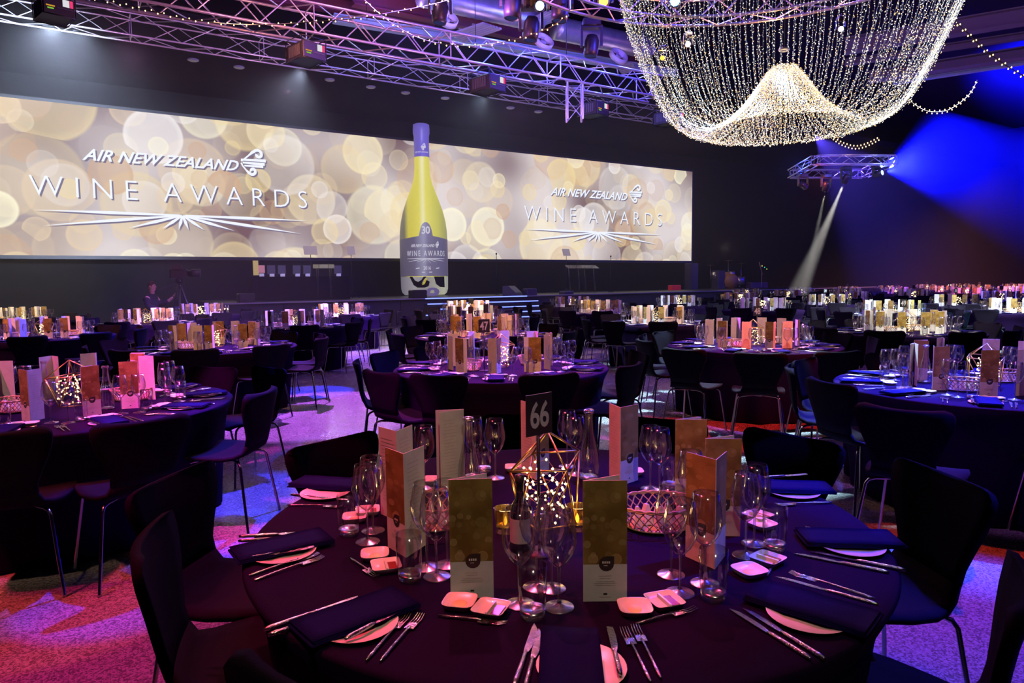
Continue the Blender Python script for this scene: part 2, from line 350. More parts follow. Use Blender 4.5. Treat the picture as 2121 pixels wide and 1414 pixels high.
# soffit above the screen
so = MB().box((0, 0, 8.75), (T1 - T0, 7.5, .3)).obj('trim_1', DARKW, None, DN((T0 + T1) / 2, C1 - 3.75, 0)); so.rotation_euler = (0, 0, ang); struct(so)

# projection screen
CS = 28.0
p0 = WC(-60, 190, CS); p1 = WC(1434, 357, CS); pb = WC(1432, 542, CS); tl = DD.dot(WC(-130, 400, CS)); tr = DD.dot(p1)
zt = (WC(300, 230.5, CS).z + p1.z) / 2; zb = (WC(300, 527.5, CS).z + pb.z) / 2
scr = thing('projection_screen', 'very wide projection screen glowing with golden bokeh circles above the stage', 'screen', DN((tl + tr) / 2, CS, zb), ang)
MB().box((0, .02, (zt - zb) / 2), (tr - tl, .04, zt - zb)).obj('screen_surface', SCREEN, scr)
fr = MB()
for (z_, h_) in ((-.06, .12), (zt - zb + .05, .1)): fr.box((0, .06, z_), (tr - tl + .2, .14, h_))
for s_ in (-1, 1): fr.box((s_ * ((tr - tl) / 2 + .05), .06, (zt - zb) / 2), (.1, .14, zt - zb))
fr.obj('frame', BLACKM, scr)
LETW = emis('projected_white', (.86, .90, 1), 1.1); LETS = emis('projected_grey_shadow', (.20, .17, .26), 1.0)
def plane_poly(mb, pts, c=CS - .03, mi=0):   # polygon by pixels on the screen plane
    mb.add([WC(x, y, c) for x, y in pts], [tuple(range(len(pts)))], mi)
def islands(n, fs):
    p = list(range(n))
    def fd(a):
        while p[a] != a: p[a] = p[p[a]]; a = p[a]
        return a
    for f in fs:
        for q in f[1:]: p[fd(q)] = fd(f[0])
    g = {}
    for f in fs: g.setdefault(fd(f[0]), []).append(f)
    return list(g.values())
def screen_text(txt, xl, ybl, ytl, xr, ybr, ytr, shear=0, offset=0, spacing=1, name='lettering'):
    vs, fs, _ = text_mesh(txt, shear, offset, spacing)
    a = WC(xl, ybl, CS); b = WC(xr, ybr, CS); zt_ = (WC(xl, ytl, CS).z + WC(xr, ytr, CS).z) / 2; zb_ = (a.z + b.z) / 2; ta, tb = DD.dot(a), DD.dot(b)
    for (dx, dz, cc_, mt) in ((.05, -.05, CS - .025, LETS), (0, 0, CS - .04, LETW)):
        P3 = [DN(ta + (tb - ta) * v.x + dx, cc_, zb_ + (zt_ - zb_) * v.y + dz) for v in vs]
        for grp in islands(len(vs), fs):
            idx = {j: i for i, j in enumerate(sorted({q for f in grp for q in f}))}
            mb = MB(); mb.add([P3[j] for j in idx], [tuple(idx[q] for q in f) for f in grp])
            o = mb.obj('letter' if mt is LETW else 'letter_shadow', mt, scr); o.matrix_parent_inverse = scr.matrix_basis.inverted()
def koru(f, w, mb, mi=0):
    """the curled fern emblem: two hooks and three bars; f maps (0..1, 0..1) to a point, w = stroke width"""
    def ribbon(pts, ws):
        L = len(pts); vs = []
        for i, (x, y) in enumerate(pts):
            x0, y0 = pts[max(i - 1, 0)]; x1, y1 = pts[min(i + 1, L - 1)]; dx, dy = x1 - x0, y1 - y0; n = sqrt(dx * dx + dy * dy) or 1
            k = ws[i] * w / 2; vs += [f(x - dy / n * k, y + dx / n * k), f(x + dy / n * k, y - dx / n * k)]
        mb.add(vs, [(2 * i, 2 * i + 1, 2 * i + 3, 2 * i + 2) for i in range(L - 1)], mi)
    def spiral(cx, cy, r0, a0, turns, sgn, n=22):
        return [(cx + r0 * (1 - .72 * t) * cos(a0 + sgn * turns * 2 * pi * t), cy + r0 * (1 - .72 * t) * sin(a0 + sgn * turns * 2 * pi * t)) for t in [i / (n - 1) for i in range(n)]]
    up_ = [(0.0, .52), (.12, .60), (.3, .76), (.45, .90)] + spiral(.66, .82, .19, radians(150), .95, -1)
    ribbon(up_, [.6] * 3 + [1.1] * (len(up_) - 3))
    lo = [(.0, .46), (.06, .34), (.17, .2), (.28, .09)] + spiral(.42, .17, .15, radians(215), .95, 1)
    ribbon(lo, [.6] * 3 + [1.1] * (len(lo) - 3))
    ribbon([(.0, .58), (.95, .60)], [.7, 1.2]); ribbon([(.06, .47), (.9, .46)], [.7, 1.2]); ribbon([(.12, .36), (.5, .36), (.84, .36)], [.6, .9, .9])
def logo(off, pts):
    xl, xr, yt, yb = pts['koru']
    a = WC(xl, yb, CS); b = WC(xr, yb, CS); t_ = WC(xl, yt, CS)
    for (dx, dz, c_, mt) in ((.05, -.05, CS - .025, LETS), (0, 0, CS - .04, LETW)):
        mb = MB(); koru(lambda x, y: DN(DD.dot(a) + (DD.dot(b) - DD.dot(a)) * x + dx, c_, a.z + (t_.z - a.z) * y + dz), .1, mb)
        o = mb.obj('emblem' if mt is LETW else 'emblem_shadow', mt, scr); o.matrix_parent_inverse = scr.matrix_basis.inverted()
        mb = MB(); C_ = WC(*pts['c'], c_)
        for q in pts['rays']:
            E_ = WC(*q, c_); d_ = (E_ - C_); L = d_.length; n = Vector((0, 0, 1)).cross(d_).cross(d_).normalized()
            n = d_.cross(NN).normalized(); k = .055
            sh = DD * dx + Vector((0, 0, dz))
            mb.add([C_ + d_ * .02 - n * k * .5 + sh, C_ + d_ * .5 - n * k + sh, E_ + sh, C_ + d_ * .5 + n * k + sh, C_ + d_ * .02 + n * k * .5 + sh], [(0, 1, 2, 3, 4)])
        o = mb.obj('sunburst_lines' if mt is LETW else 'sunburst_shadow', mt, scr); o.matrix_parent_inverse = scr.matrix_basis.inverted()
screen_text('AIR NEW ZEALAND', 170, 331, 307, 495, 355, 333, .42, .022, 1.0)
screen_text('WINE AWARDS', 62, 404, 362, 636, 432, 396, 0, -.012, 1.55)
logo(0, dict(koru=(500, 554, 308, 362), c=(378, 446), rays=[(68, 434), (636, 457), (87, 467), (625, 484), (266, 472), (487, 478), (336, 474), (424, 477), (370, 476), (391, 476)]))
screen_text('AIR NEW ZEALAND', 1139, 404, 387, 1299, 416, 400, .42, .022, 1.0)
screen_text('WINE AWARDS', 1085, 453, 425, 1370, 470, 443, 0, -.012, 1.55)
logo(0, dict(koru=(1303, 1330, 382, 419), c=(1238.6, 480.5), rays=[(1086, 474), (1369, 486), (1095, 497), (1362, 506), (1184, 500), (1292, 503), (1217.6, 500), (1259.6, 503), (1232.7, 501), (1243.4, 501)]))
# soft light the screen throws into the hall


# stage
SZ, SC = .95, 22.3
STG = mat('black_stage', (.03, .028, .04), .35); STF = mat('stage_skirt', (.035, .03, .055), .8, noise_col=(.8, .3))
ts0, ts1 = DD.dot(WC(448, 620, SC)), DD.dot(WC(1700, 600, 26))
st = thing('stage', 'long low black stage with lit edge below the projection screen', 'stage', DN((ts0 + ts1) / 2, SC, 0), ang)
Ls = ts1 - ts0
MB().box((0, (CS - SC) / 2 - .1, SZ - .03), (Ls, CS - SC - .3, .06)).obj('deck', STG, st)
nb = int(Ls / 2)
for i in range(nb):
    q = link('skirt_panel', None) if False else None
skm = MB().box((0, 0, 0), (Ls / nb - .02, .04, SZ - .08)).mesh('skirt_panel', STF)
for i in range(nb): link('skirt_panel', skm, st, (-Ls / 2 + (i + .5) * Ls / nb, .12, (SZ - .08) / 2))
MB().box((0, -.01, SZ - .02), (Ls, .03, .04)).obj('edge_trim', mat('grey_trim', (.30, .29, .36), .5), st)
# steps with LED nosings
LEDB = emis('blue_led_strip', (.16, .22, 1), 2.6, 'AUTO')
tsl, tsr = DD.dot(WC(880, 617, SC)), DD.dot(WC(1090, 612, SC))
stp = thing('stage_steps', 'stage steps with blue LED nosings in front of the giant bottle', 'steps', DN((tsl + tsr) / 2, SC, 0), ang)
W_ = tsr - tsl
for i in range(5):
    zz = SZ - i * .18; yy = -.28 * i
    if i: MB().box((0, yy - .13 + .0, zz - .09), (W_ + .34 * i, .30, .18)).obj('step', STG, stp)
    MB().box((0, yy - (.29 if i else .05), zz - .02), (W_ + .34 * i, .02, .035)).obj('led_strip', LEDB, stp)

# ------------------------------------------------------------------ giant bottle
CBt = 26.5
bc = WC(880, 609, CBt); s_b = (WC(980, 609, CBt) - WC(880, 609, CBt)).length / 100
bx, by = bc.x, bc.y; Db = by
def bz(y): return WC(880, y, CBt).z
pb_ = Db / FPX
prof = [(258, 12), (260, 15.5), (268, 16.2), (278, 16.2), (282, 15), (300, 14.6), (327, 15), (345, 15), (366, 16.5), (383, 20.5), (400, 27), (420, 34.5), (440, 41), (460, 45.5), (480, 47.8), (500, 48.5), (572, 48.5), (598, 48), (606, 45.5), (610, 41)]
prof = [(w * pb_, bz(y)) for y, w in prof]
fac = atan2(-by, -bx)                                   # towards the camera
bt = thing('giant_wine_bottle', 'giant upright white wine bottle replica standing before the projection screen', 'bottle', (bx, by, 0), fac + pi / 2)
def prof_r(z):
    for (r0, z0), (r1, z1) in zip(prof, prof[1:]):
        if z1 <= z <= z0: return r0 + (r1 - r0) * (z0 - z) / max(z0 - z1, 1e-6)
    return prof[-1][0]
def bottle_mat(name, stops, es, tint=None):  # projected image as emission, its highlight strip and dark sides in the ramp
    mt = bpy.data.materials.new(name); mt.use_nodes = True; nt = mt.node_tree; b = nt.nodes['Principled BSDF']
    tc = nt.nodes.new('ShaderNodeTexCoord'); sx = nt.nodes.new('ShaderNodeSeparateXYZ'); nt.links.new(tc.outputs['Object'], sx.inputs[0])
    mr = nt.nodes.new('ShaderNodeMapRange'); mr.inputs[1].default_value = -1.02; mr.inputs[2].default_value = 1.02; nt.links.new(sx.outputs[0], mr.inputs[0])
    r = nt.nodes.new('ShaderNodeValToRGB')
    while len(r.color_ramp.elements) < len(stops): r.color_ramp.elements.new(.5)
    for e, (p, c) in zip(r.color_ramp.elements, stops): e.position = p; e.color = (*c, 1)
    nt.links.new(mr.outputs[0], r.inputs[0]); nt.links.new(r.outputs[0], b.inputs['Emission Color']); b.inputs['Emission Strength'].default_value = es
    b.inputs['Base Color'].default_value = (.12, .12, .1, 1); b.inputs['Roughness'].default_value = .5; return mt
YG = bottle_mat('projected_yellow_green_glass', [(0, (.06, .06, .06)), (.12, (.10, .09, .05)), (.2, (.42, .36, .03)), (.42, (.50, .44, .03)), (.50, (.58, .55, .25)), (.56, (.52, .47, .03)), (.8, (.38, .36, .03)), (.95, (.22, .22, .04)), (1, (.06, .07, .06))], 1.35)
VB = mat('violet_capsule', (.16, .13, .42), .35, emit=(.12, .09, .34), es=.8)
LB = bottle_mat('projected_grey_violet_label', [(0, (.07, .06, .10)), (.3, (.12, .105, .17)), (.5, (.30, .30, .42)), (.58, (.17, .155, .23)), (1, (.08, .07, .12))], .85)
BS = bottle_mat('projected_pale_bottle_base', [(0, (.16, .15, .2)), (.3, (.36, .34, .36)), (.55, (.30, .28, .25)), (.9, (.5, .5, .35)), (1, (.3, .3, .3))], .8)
def sect(y0, y1, extra=0):
    z0, z1 = bz(y0), bz(y1); pts = [(prof_r(z0) + extra, z0)] + [(r + extra, z) for r, z in prof if z1 < z < z0] + [(prof_r(z1) + extra, z1)]
    return pts
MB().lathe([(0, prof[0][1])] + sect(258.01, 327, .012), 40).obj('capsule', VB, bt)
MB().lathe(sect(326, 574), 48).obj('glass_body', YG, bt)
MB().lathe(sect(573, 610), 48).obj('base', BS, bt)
def wrap(u, z, off=.02):
    r = prof_r(z) + off; q = u / r; return Vector((r * sin(q), -r * cos(q), z))
# label: band with a raised dome in the middle
R1 = prof_r(bz(520)); u0, u1 = -R1 * 1.45, R1 * 1.45; nb_ = 60; vs = []; fs = []
for i in range(nb_ + 1):
    u = u0 + (u1 - u0) * i / nb_; x = abs(u - .1)
    yt_ = 497 - 8 * max(0, 1 - x / 1.25) ** 1.5
    if x < .26: yt_ = min(yt_, 490 - 26 * sqrt(max(0, 1 - (x / .26) ** 2)))
    for k in range(7):
        y_ = yt_ + (572 - yt_) * k / 6; vs.append(wrap(u, bz(y_), .012))
for i in range(nb_):
    for k in range(6): a_ = i * 7 + k; fs.append((a_, a_ + 1, a_ + 8, a_ + 7))
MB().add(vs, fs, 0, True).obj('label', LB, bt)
LW = emis('label_white', (.62, .60, .72), 1.0)
def lab_text(txt, uc, w, ytop, ybot, shear=0, offset=0, spacing=1, nm='label_lettering'):
    v_, f_, _ = text_mesh(txt, shear, offset, spacing, 2); zt_, zb_ = bz(ytop), bz(ybot)
    MB().add([wrap(uc + (v.x - .5) * w, zb_ + (zt_ - zb_) * v.y, .03) for v in v_], f_).obj(nm, LW, bt)
lab_text('30', .1, .34, 472, 488, 0, .02, .9)
lab_text('AIR NEW ZEALAND', -.05, 1.0, 508, 514, .4, .015)
lab_text('WINE AWARDS', .12, 1.75, 521, 532, 0, 0, 1.4)
lab_text('2016', .12, .3, 552, 559.5)
mb = MB(); koru(lambda x, y: wrap(.50 + .17 * x, bz(515) + (bz(503) - bz(515)) * y, .03), .12, mb)
koru(lambda x, y: (lambda u, z: Vector(((prof_r(z) + .03) * sin(u / prof_r(z)), -(prof_r(z) + .03) * cos(u / prof_r(z)), z)))(-.02 + .2 * x, bz(314) + (bz(301) - bz(314)) * y), .12, mb); mb.obj('emblem', LW, bt)
v_, f_, _ = text_mesh('AIR NEW ZEALAND', .4, .01, 1, 2); MB().add([wrap((v.x - .5) * .62, bz(319.5) + (bz(316.5) - bz(319.5)) * v.y, .03) for v in v_], f_).obj('capsule_lettering', LW, bt)
mb = MB()
for (u, y) in ((-.75, 537), (.98, 537), (-.68, 543), (.92, 542), (-.28, 544), (.5, 544), (-.05, 546), (.28, 546), (.05, 547), (.18, 547)):
    n_ = 8; pr = []
    for i in range(n_ + 1):
        t = i / n_; uu = .12 + (u - .12) * t; yy = 537 + (y - 537) * t; k = .9 * (1 - abs(t - .4)); pr.append((uu, yy, k))
    vs = [];
    for uu, yy, k in pr: vs += [wrap(uu, bz(yy - k * .6), .03), wrap(uu, bz(yy + k * .6), .03)]
    mb.add(vs, [(2 * i, 2 * i + 1, 2 * i + 3, 2 * i + 2) for i in range(n_)])
for u in (-.35, .5): mb.add([wrap(u, bz(556), .03), wrap(u + .16, bz(555), .03), wrap(u + .16, bz(556.4), .03), wrap(u, bz(557.4), .03)], [(0, 1, 2, 3)])
mb.add([wrap(-.1, bz(563.5), .03), wrap(.32, bz(563.5), .03), wrap(.32, bz(564.8), .03), wrap(-.1, bz(564.8), .03)], [(0, 1, 2, 3)])
mb.obj('label_sunburst', LW, bt)
BK = mat('unlit_black_patch', (.004, .004, .004), .9)  # black painted on where the projected image is missing
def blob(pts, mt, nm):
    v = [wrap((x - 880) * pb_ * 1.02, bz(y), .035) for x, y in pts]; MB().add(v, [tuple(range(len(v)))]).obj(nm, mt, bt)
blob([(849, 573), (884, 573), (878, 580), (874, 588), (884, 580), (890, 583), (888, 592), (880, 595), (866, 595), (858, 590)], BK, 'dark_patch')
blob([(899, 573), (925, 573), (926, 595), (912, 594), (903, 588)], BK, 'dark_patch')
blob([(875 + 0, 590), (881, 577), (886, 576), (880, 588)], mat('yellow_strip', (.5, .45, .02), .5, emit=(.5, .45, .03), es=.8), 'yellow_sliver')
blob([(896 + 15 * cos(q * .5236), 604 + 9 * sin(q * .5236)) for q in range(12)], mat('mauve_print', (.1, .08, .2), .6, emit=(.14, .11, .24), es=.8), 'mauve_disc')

# ------------------------------------------------------------------ chair
def chair_meshes():
    pr = [(.202, .428, .165), (.194, .447, .195), (.165, .458, .215), (.10, .457, .235), (0, .450, .238), (-.09, .445, .222), (-.15, .450, .195), (-.195, .475, .165),
          (-.222, .52, .150), (-.238, .57, .152), (-.248, .63, .175), (-.256, .69, .202), (-.266, .75, .226), (-.276, .79, .235), (-.284, .815, .233), (-.290, .832, .218), (-.293, .842, .185)]
    nu = 9; th = .024
    def shell(rows):
        top = []; bot = []
        for i in rows:
            y, z, w = pr[i]; y0, z0, _ = pr[max(i - 1, 0)]; y1, z1, _ = pr[min(i + 1, len(pr) - 1)]
            t = Vector((0, y1 - y0, z1 - z0)).normalized(); n = Vector((1, 0, 0)).cross(t); n = -n if n.y < 0 and i > 7 else n
            n = Vector((0, -t.z, t.y)); n = -n if (i <= 7 and n.z < 0) else n
            if i > 7 and n.y < 0: n = -n
            if i == 7: n = Vector((0, .7, .7))
            back = max(0, (i - 7) / 9)
            for k in range(nu):
                u = -1 + 2 * k / (nu - 1); off = .035 * back * u * u + (.012 * u * u if i < 7 else .006 * u * u)
                p = Vector((u * w, y, z)) + n * off; top.append(p + n * th * .5); bot.append(p - n * th * .5)
        R = len(rows); vs = top + bot; fs = []; o = len(top)
        for i in range(R - 1):
            for k in range(nu - 1):
                a = i * nu + k; fs.append((a, a + 1, a + nu + 1, a + nu)); fs.append((o + a, o + a + nu, o + a + nu + 1, o + a + 1))
        for i in range(R - 1):
            for k in (0, nu - 1):
                a = i * nu + k; fs.append((a, a + nu, o + a + nu, o + a) if k == 0 else (a, o + a, o + a + nu, a + nu))
        for k in range(nu - 1):
            for i in (0, R - 1):
                a = i * nu + k; fs.append((a, o + a, o + a + 1, a + 1) if i == 0 else (a, a + 1, o + a + 1, o + a))
        return MB().add(vs, fs, 0, True)
    seat = shell(list(range(0, 9))); back = shell(list(range(8, 17))); legs = []
    for sx in (-1, 1):
        for sy in (-1, 1):
            y0 = .02 if sy > 0 else -.04
            legs.append(MB().tube([(sx * .03, y0, .425), (sx * .15, y0 + sy * .11, .43), (sx * .175, y0 + sy * .135, .422), (sx * .187, y0 + sy * .147, .40), (sx * .235, y0 + sy * .20, .012), (sx * .236, y0 + sy * .201, 0)], [.0085] * 5 + [.011], 8))
    hub = MB().lathe([(.0, .418), (.06, .418), (.065, .425), (.065, .436), (0, .437)], 12)
    return seat, back, legs, hub
_s, _b, _l, _h = chair_meshes()
CH = [('seat', _s.mesh('chair_seat', CHAIRF)), ('backrest', _b.mesh('chair_backrest', CHAIRF))] + [('leg', q.mesh('chair_leg', CHROME)) for q in _l] + [('mounting_plate', _h.mesh('chair_mounting_plate', CHROME))]
one = MB()
for q, mi in ((_s, 0), (_b, 0), *[(x, 1) for x in _l]): one.add(q.v, q.f, mi, True)
CH1 = [('chair', one.mesh('whole_chair', [CHAIRF, CHROME]))]

# ------------------------------------------------------------------ tableware kits
def profmesh(nm, prof, mt, n=20): return MB().lathe(prof, n).mesh(nm, mt)
WG_B = profmesh('wine_glass_bowl', [(.006, .098), (.013, .103), (.026, .117), (.037, .137), (.0425, .160), (.0415, .185), (.036, .213), (.032, .236), (.0312, .236)], GLASS, 24)
WG_S = profmesh('wine_glass_stem', [(.006, .100), (.0038, .085), (.0035, .02), (.006, .010)], GLASS_T, 10)
WG_F = profmesh('wine_glass_foot', [(.006, .011), (.018, .005), (.034, .0025), (.037, .0012), (.036, 0), (0, 0)], GLASS_T, 24)
WINE = [('bowl', WG_B), ('stem', WG_S), ('foot', WG_F)]
TB_W = profmesh('tumbler_wall', [(.026, .012), (.031, .03), (.0335, .07), (.034, .125), (.0335, .125)], GLASS, 24)
TB_B = profmesh('tumbler_base', [(0, 0), (.026, 0), (.029, .006), (.030, .022), (.022, .017), (0, .014)], GLASS_T, 24)
TUMB = [('wall', TB_W), ('base', TB_B)]
CF_W = profmesh('carafe_body', [(0, .003), (.034, .003), (.039, .012), (.041, .05), (.038, .10), (.028, .15), (.019, .19), (.016, .235), (.0165, .26)], GLASS, 24)
CF_L = profmesh('carafe_lip', [(.0165, .258), (.020, .260), (.021, .270), (.018, .274), (.015, .272)], GLASS_T, 20)
CF_B = profmesh('carafe_base', [(0, 0), (.036, 0), (.039, .008), (.03, .015), (0, .012)], GLASS_T, 20)
CARAFE = [('body', CF_W), ('lip', CF_L), ('base', CF_B)]
def far_glass():
    m_ = MB(); m_.lathe([(.0035, .10), (.030, .12), (.042, .155), (.0415, .19), (.032, .236)], 8, 0); m_.lathe([(.0035, .1), (.0035, .008), (.037, .002), (0, 0)], 8, 1); return m_
WINE1 = [('g', far_glass().mesh('small_wine_glass', [GLASS, GLASS_T]))]
_t = MB(); _t.lathe([(.028, .02), (.034, .07), (.034, .125)], 8, 0); _t.lathe([(0, 0), (.029, .0), (.029, .02), (0, .018)], 8, 1); TUMB1 = [('t', _t.mesh('small_tumbler', [GLASS, GLASS_T]))]
# menu card: three panels of a letter fold, standing
def menu(kind, detail=True):
    Hh, Wd, th = .297, .105, .0016
    m_ = MB()
    def panel(x0, y0, x1, y1, outer, badge=False, lines=False):
        d = Vector((x1 - x0, y1 - y0, 0)); L = d.length; d.normalize(); n = Vector((d.y, -d.x, 0))  # outer normal
        P = lambda u, z, o: Vector((x0, y0, 0)) + d * u + n * o + Vector((0, 0, z))
        sp = .31 if outer == 'gold' else (1.0 if outer == 'white' else 0)
        def quad(u0, u1, z0, z1, o, mi): m_.add([P(u0, z0, o), P(u1, z0, o), P(u1, z1, o), P(u0, z1, o)], [(0, 1, 2, 3)], mi)
        quad(0, L, 0, Hh * sp, 0, 0); quad(0, L, Hh * sp, Hh, 0, 1 if outer == 'gold' else 0)
        m_.add([P(L, 0, -th), P(0, 0, -th), P(0, Hh, -th), P(L, Hh, -th)], [(0, 1, 2, 3)], 0)
        m_.add([P(0, Hh, 0), P(L, Hh, 0), P(L, Hh, -th), P(0, Hh, -th)], [(0, 1, 2, 3)], 0)
        m_.add([P(L, 0, 0), P(L, 0, -th), P(L, Hh, -th), P(L, Hh, 0)], [(0, 1, 2, 3)], 0); m_.add([P(0, 0, -th), P(0, 0, 0), P(0, Hh, 0), P(0, Hh, -th)], [(0, 1, 2, 3)], 0)
        if badge:
            cx, cz, r = L * .53, Hh * .315, .0185
            pts = [P(cx + r, cz + r, .0004)] + [P(cx + r * cos(q), cz + r * sin(q), .0004) for q in [radians(90 + i * 27) for i in range(11)]]
            m_.add(pts, [tuple(range(len(pts)))], 2)
            if detail:
                for (zz, w_, hh_) in ((.0035, .020, .0055), (-.0045, .013, .0015)):
                    for k in range(4 if w_ > .015 else 1):
                        ww = w_ / (4 if w_ > .015 else 1); quad(cx - w_ / 2 + k * ww, cx - w_ / 2 + (k + .7) * ww, cz + zz - hh_ / 2, cz + zz + hh_ / 2, .0008, 4)
                for (zz, w_) in ((.063, .030), (.057, .026), (.049, .045), (.0445, .055), (.040, .05), (.011, .028)): quad(L / 2 - w_ / 2, L / 2 + w_ / 2, zz, zz + .0018, .0006, 3)
                quad(L / 2 - .004, L / 2 + .005, .017, .021, .0006, 2)
        if lines and detail:
            for k in range(18): quad(L * .15, L * (.55 + .3 * random.random()), Hh * .88 - k * .012, Hh * .88 - k * .012 + .002, .0005, 3)
    a1 = radians(28)
    if kind == 0:      # cover to the front, back panel opening behind to the right
        panel(0, 0, Wd, 0, 'gold', True); panel(Wd * cos(a1) * 1.0, Wd * sin(a1), 0, .002, 'white', False, True)
    elif kind in (2, 3, 4, 5):      # ridge towards the viewer
        a2 = radians(58); c2, s2 = Wd * cos(a2), Wd * sin(a2)
        lt = {2: 'gold', 3: 'gold', 4: 'white', 5: 'white'}[kind]; rt_ = {2: 'white', 3: 'gold', 4: 'gold', 5: 'white'}[kind]
        panel(-c2 + .05, s2, .05, 0, lt, lt == 'gold', lt == 'white'); panel(.05, 0, .05 + c2, s2, rt_, kind == 4, rt_ == 'white')
    else:              # zigzag: cover and a second gold panel
        panel(0, 0, Wd, 0, 'gold', True); x2, y2 = Wd - .7 * Wd * cos(radians(50)), Wd * .75
        panel(Wd, .001, x2 + .0, y2, 'white', False, True); panel(x2, y2, x2 - Wd * .9, y2 - Wd * .25, 'gold')
    c = Vector((Wd / 2, .02, 0)); m_.v = [tuple(Vector(v) - c) for v in m_.v]
    return m_.mesh('menu_card', [PAPER, GOLDP, INK, INKG, INKW])
MENU = [menu(i) for i in range(6)]; MENUF = [menu(i, False) for i in range(6)]
# cutlery lying along +x, handle at -x
def fork_mesh(L=.20, tines=4):
    m_ = MB(); h = L * .62; z = .004
    m_.tube([(-L / 2, 0, z), (-L / 2 + .02, 0, z), (-L / 2 + h * .7, 0, z + .003), (-L / 2 + h, 0, z + .004), (L / 2 - .062, 0, z + .002)], [.0028, .0042, .003, .0024, .0045], 6)
    x0 = L / 2 - .066
    m_.box((x0 + .012, 0, z + .001), (.026, .022, .0025)); 
    for k in range(tines):
        y = (-1.5 + k) * .0062 * 4 / tines if tines > 3 else (-1 + k) * .007
        m_.tube([(x0 + .022, y, z + .001), (x0 + .045, y, z + .000), (L / 2, y * .92, z + .005)], [.0019, .0017, .0009], 5)
    return m_.mesh('fork', STEEL)
def knife_mesh(L=.235):
    m_ = MB(); z = .004
    m_.tube([(-L / 2, 0, z), (-L / 2 + .015, 0, z), (-L / 2 + L * .45, 0, z), (-L / 2 + L * .5, 0, z)], [.004, .0058, .0048, .003], 8)
    vs = []; prof = [(-.00, -.005, .005), (.02, -.009, .006), (.06, -.010, .006), (.095, -.008, .006), (L * .5, .002, .004)]
    for x, y0, y1 in prof: vs += [(x, y0, z), (x, y1, z + .0012), (x, y1, z - .0012)]
    fs = []
    for i in range(len(prof) - 1):
        a = i * 3; fs += [(a, a + 3, a + 4, a + 1), (a + 1, a + 4, a + 5, a + 2), (a + 2, a + 5, a + 3, a)]
    m_.add(vs, fs); return m_.mesh('knife', STEEL)
FORK, KNIFE, DFORK, BKNIFE = fork_mesh(), knife_mesh(), fork_mesh(.165, 3), knife_mesh(.17)
PLATE = MB().lathe([(0, .004), (.055, .003), (.062, .005), (.088, .0105), (.090, .0115), (.088, .0095), (.06, .0015), (0, 0)], 32).mesh('side_plate', CERAM)
def dish_mesh(kind):
    m_ = MB(); n = 24
    def ring(r, z, k=4.0):
        return [Vector((r * abs(cos(q)) ** (2 / k) * (1 if cos(q) >= 0 else -1), r * abs(sin(q)) ** (2 / k) * (1 if sin(q) >= 0 else -1), z)) for q in [2 * pi * i / n for i in range(n)]]
    k = 4.2 if kind == 0 else 7
    rs = [ring(.026, 0, k), ring(.034, .006, k), ring(.0385, .017, k), ring(.0395, .0185, k), ring(.0375, .0175, k), ring(.031, .008, k)]
    vs = [p for r in rs for p in r]; fs = []
    for i in range(len(rs) - 1):
        for q in range(n): fs.append((i * n + q, i * n + (q + 1) % n, (i + 1) * n + (q + 1) % n, (i + 1) * n + q))
    fs.append(tuple(range((len(rs) - 1) * n, len(rs) * n))); fs.append(tuple(reversed(range(n)))); m_.add(vs, fs, 0, True)
    return m_
d0 = dish_mesh(0).mesh('round_dish', CERAM); b0 = MB().lathe([(0, .012), (.014, .011), (.017, .008)], 14).mesh('butter_pat', BUTTER)
_d = dish_mesh(1); _d.box((0, 0, .0125), (.005, .062, .010)); d1 = _d.mesh('divided_dish', CERAM); o1 = MB().box((.017, 0, .0098), (.022, .048, .003)).mesh('dip', OILM)
DISH0 = [('dish', d0), ('butter', b0)]; DISH1 = [('dish', d1), ('dip', o1)]
def napkin_mesh():
    m_ = MB(); L, Wn = .27, .125
    for k, (dx, sc) in enumerate(((0, 1), (.004, .985), (.0, .97))):
        vs = []; fs = []; nx, ny = 9, 5; z0 = .0015 + k * .0045; t = .004
        for i in range(nx):
            for j in range(ny):
                x = (-.5 + i / (nx - 1)) * L * sc + dx; y = (-.5 + j / (ny - 1)) * Wn * sc
                z = z0 + .0014 * sin(i * 1.3 + k) * cos(j * 1.1) * (1 if k == 2 else .4); vs.append((x, y, z + t)); vs.append((x, y, z0))
        for i in range(nx - 1):
            for j in range(ny - 1):
                a = 2 * (i * ny + j); fs.append((a, a + 2 * ny, a + 2 * ny + 2, a + 2))
        for i in range(nx - 1):
            for j in (0, ny - 1): a = 2 * (i * ny + j); fs.append((a, a + 1, a + 2 * ny + 1, a + 2 * ny))
        for j in range(ny - 1):
            for i in (0, nx - 1): a = 2 * (i * ny + j); fs.append((a, a + 2, a + 3, a + 1))
        m_.add(vs, fs, 0, True)
    return m_.mesh('napkin', NAPK)
NAP = napkin_mesh()
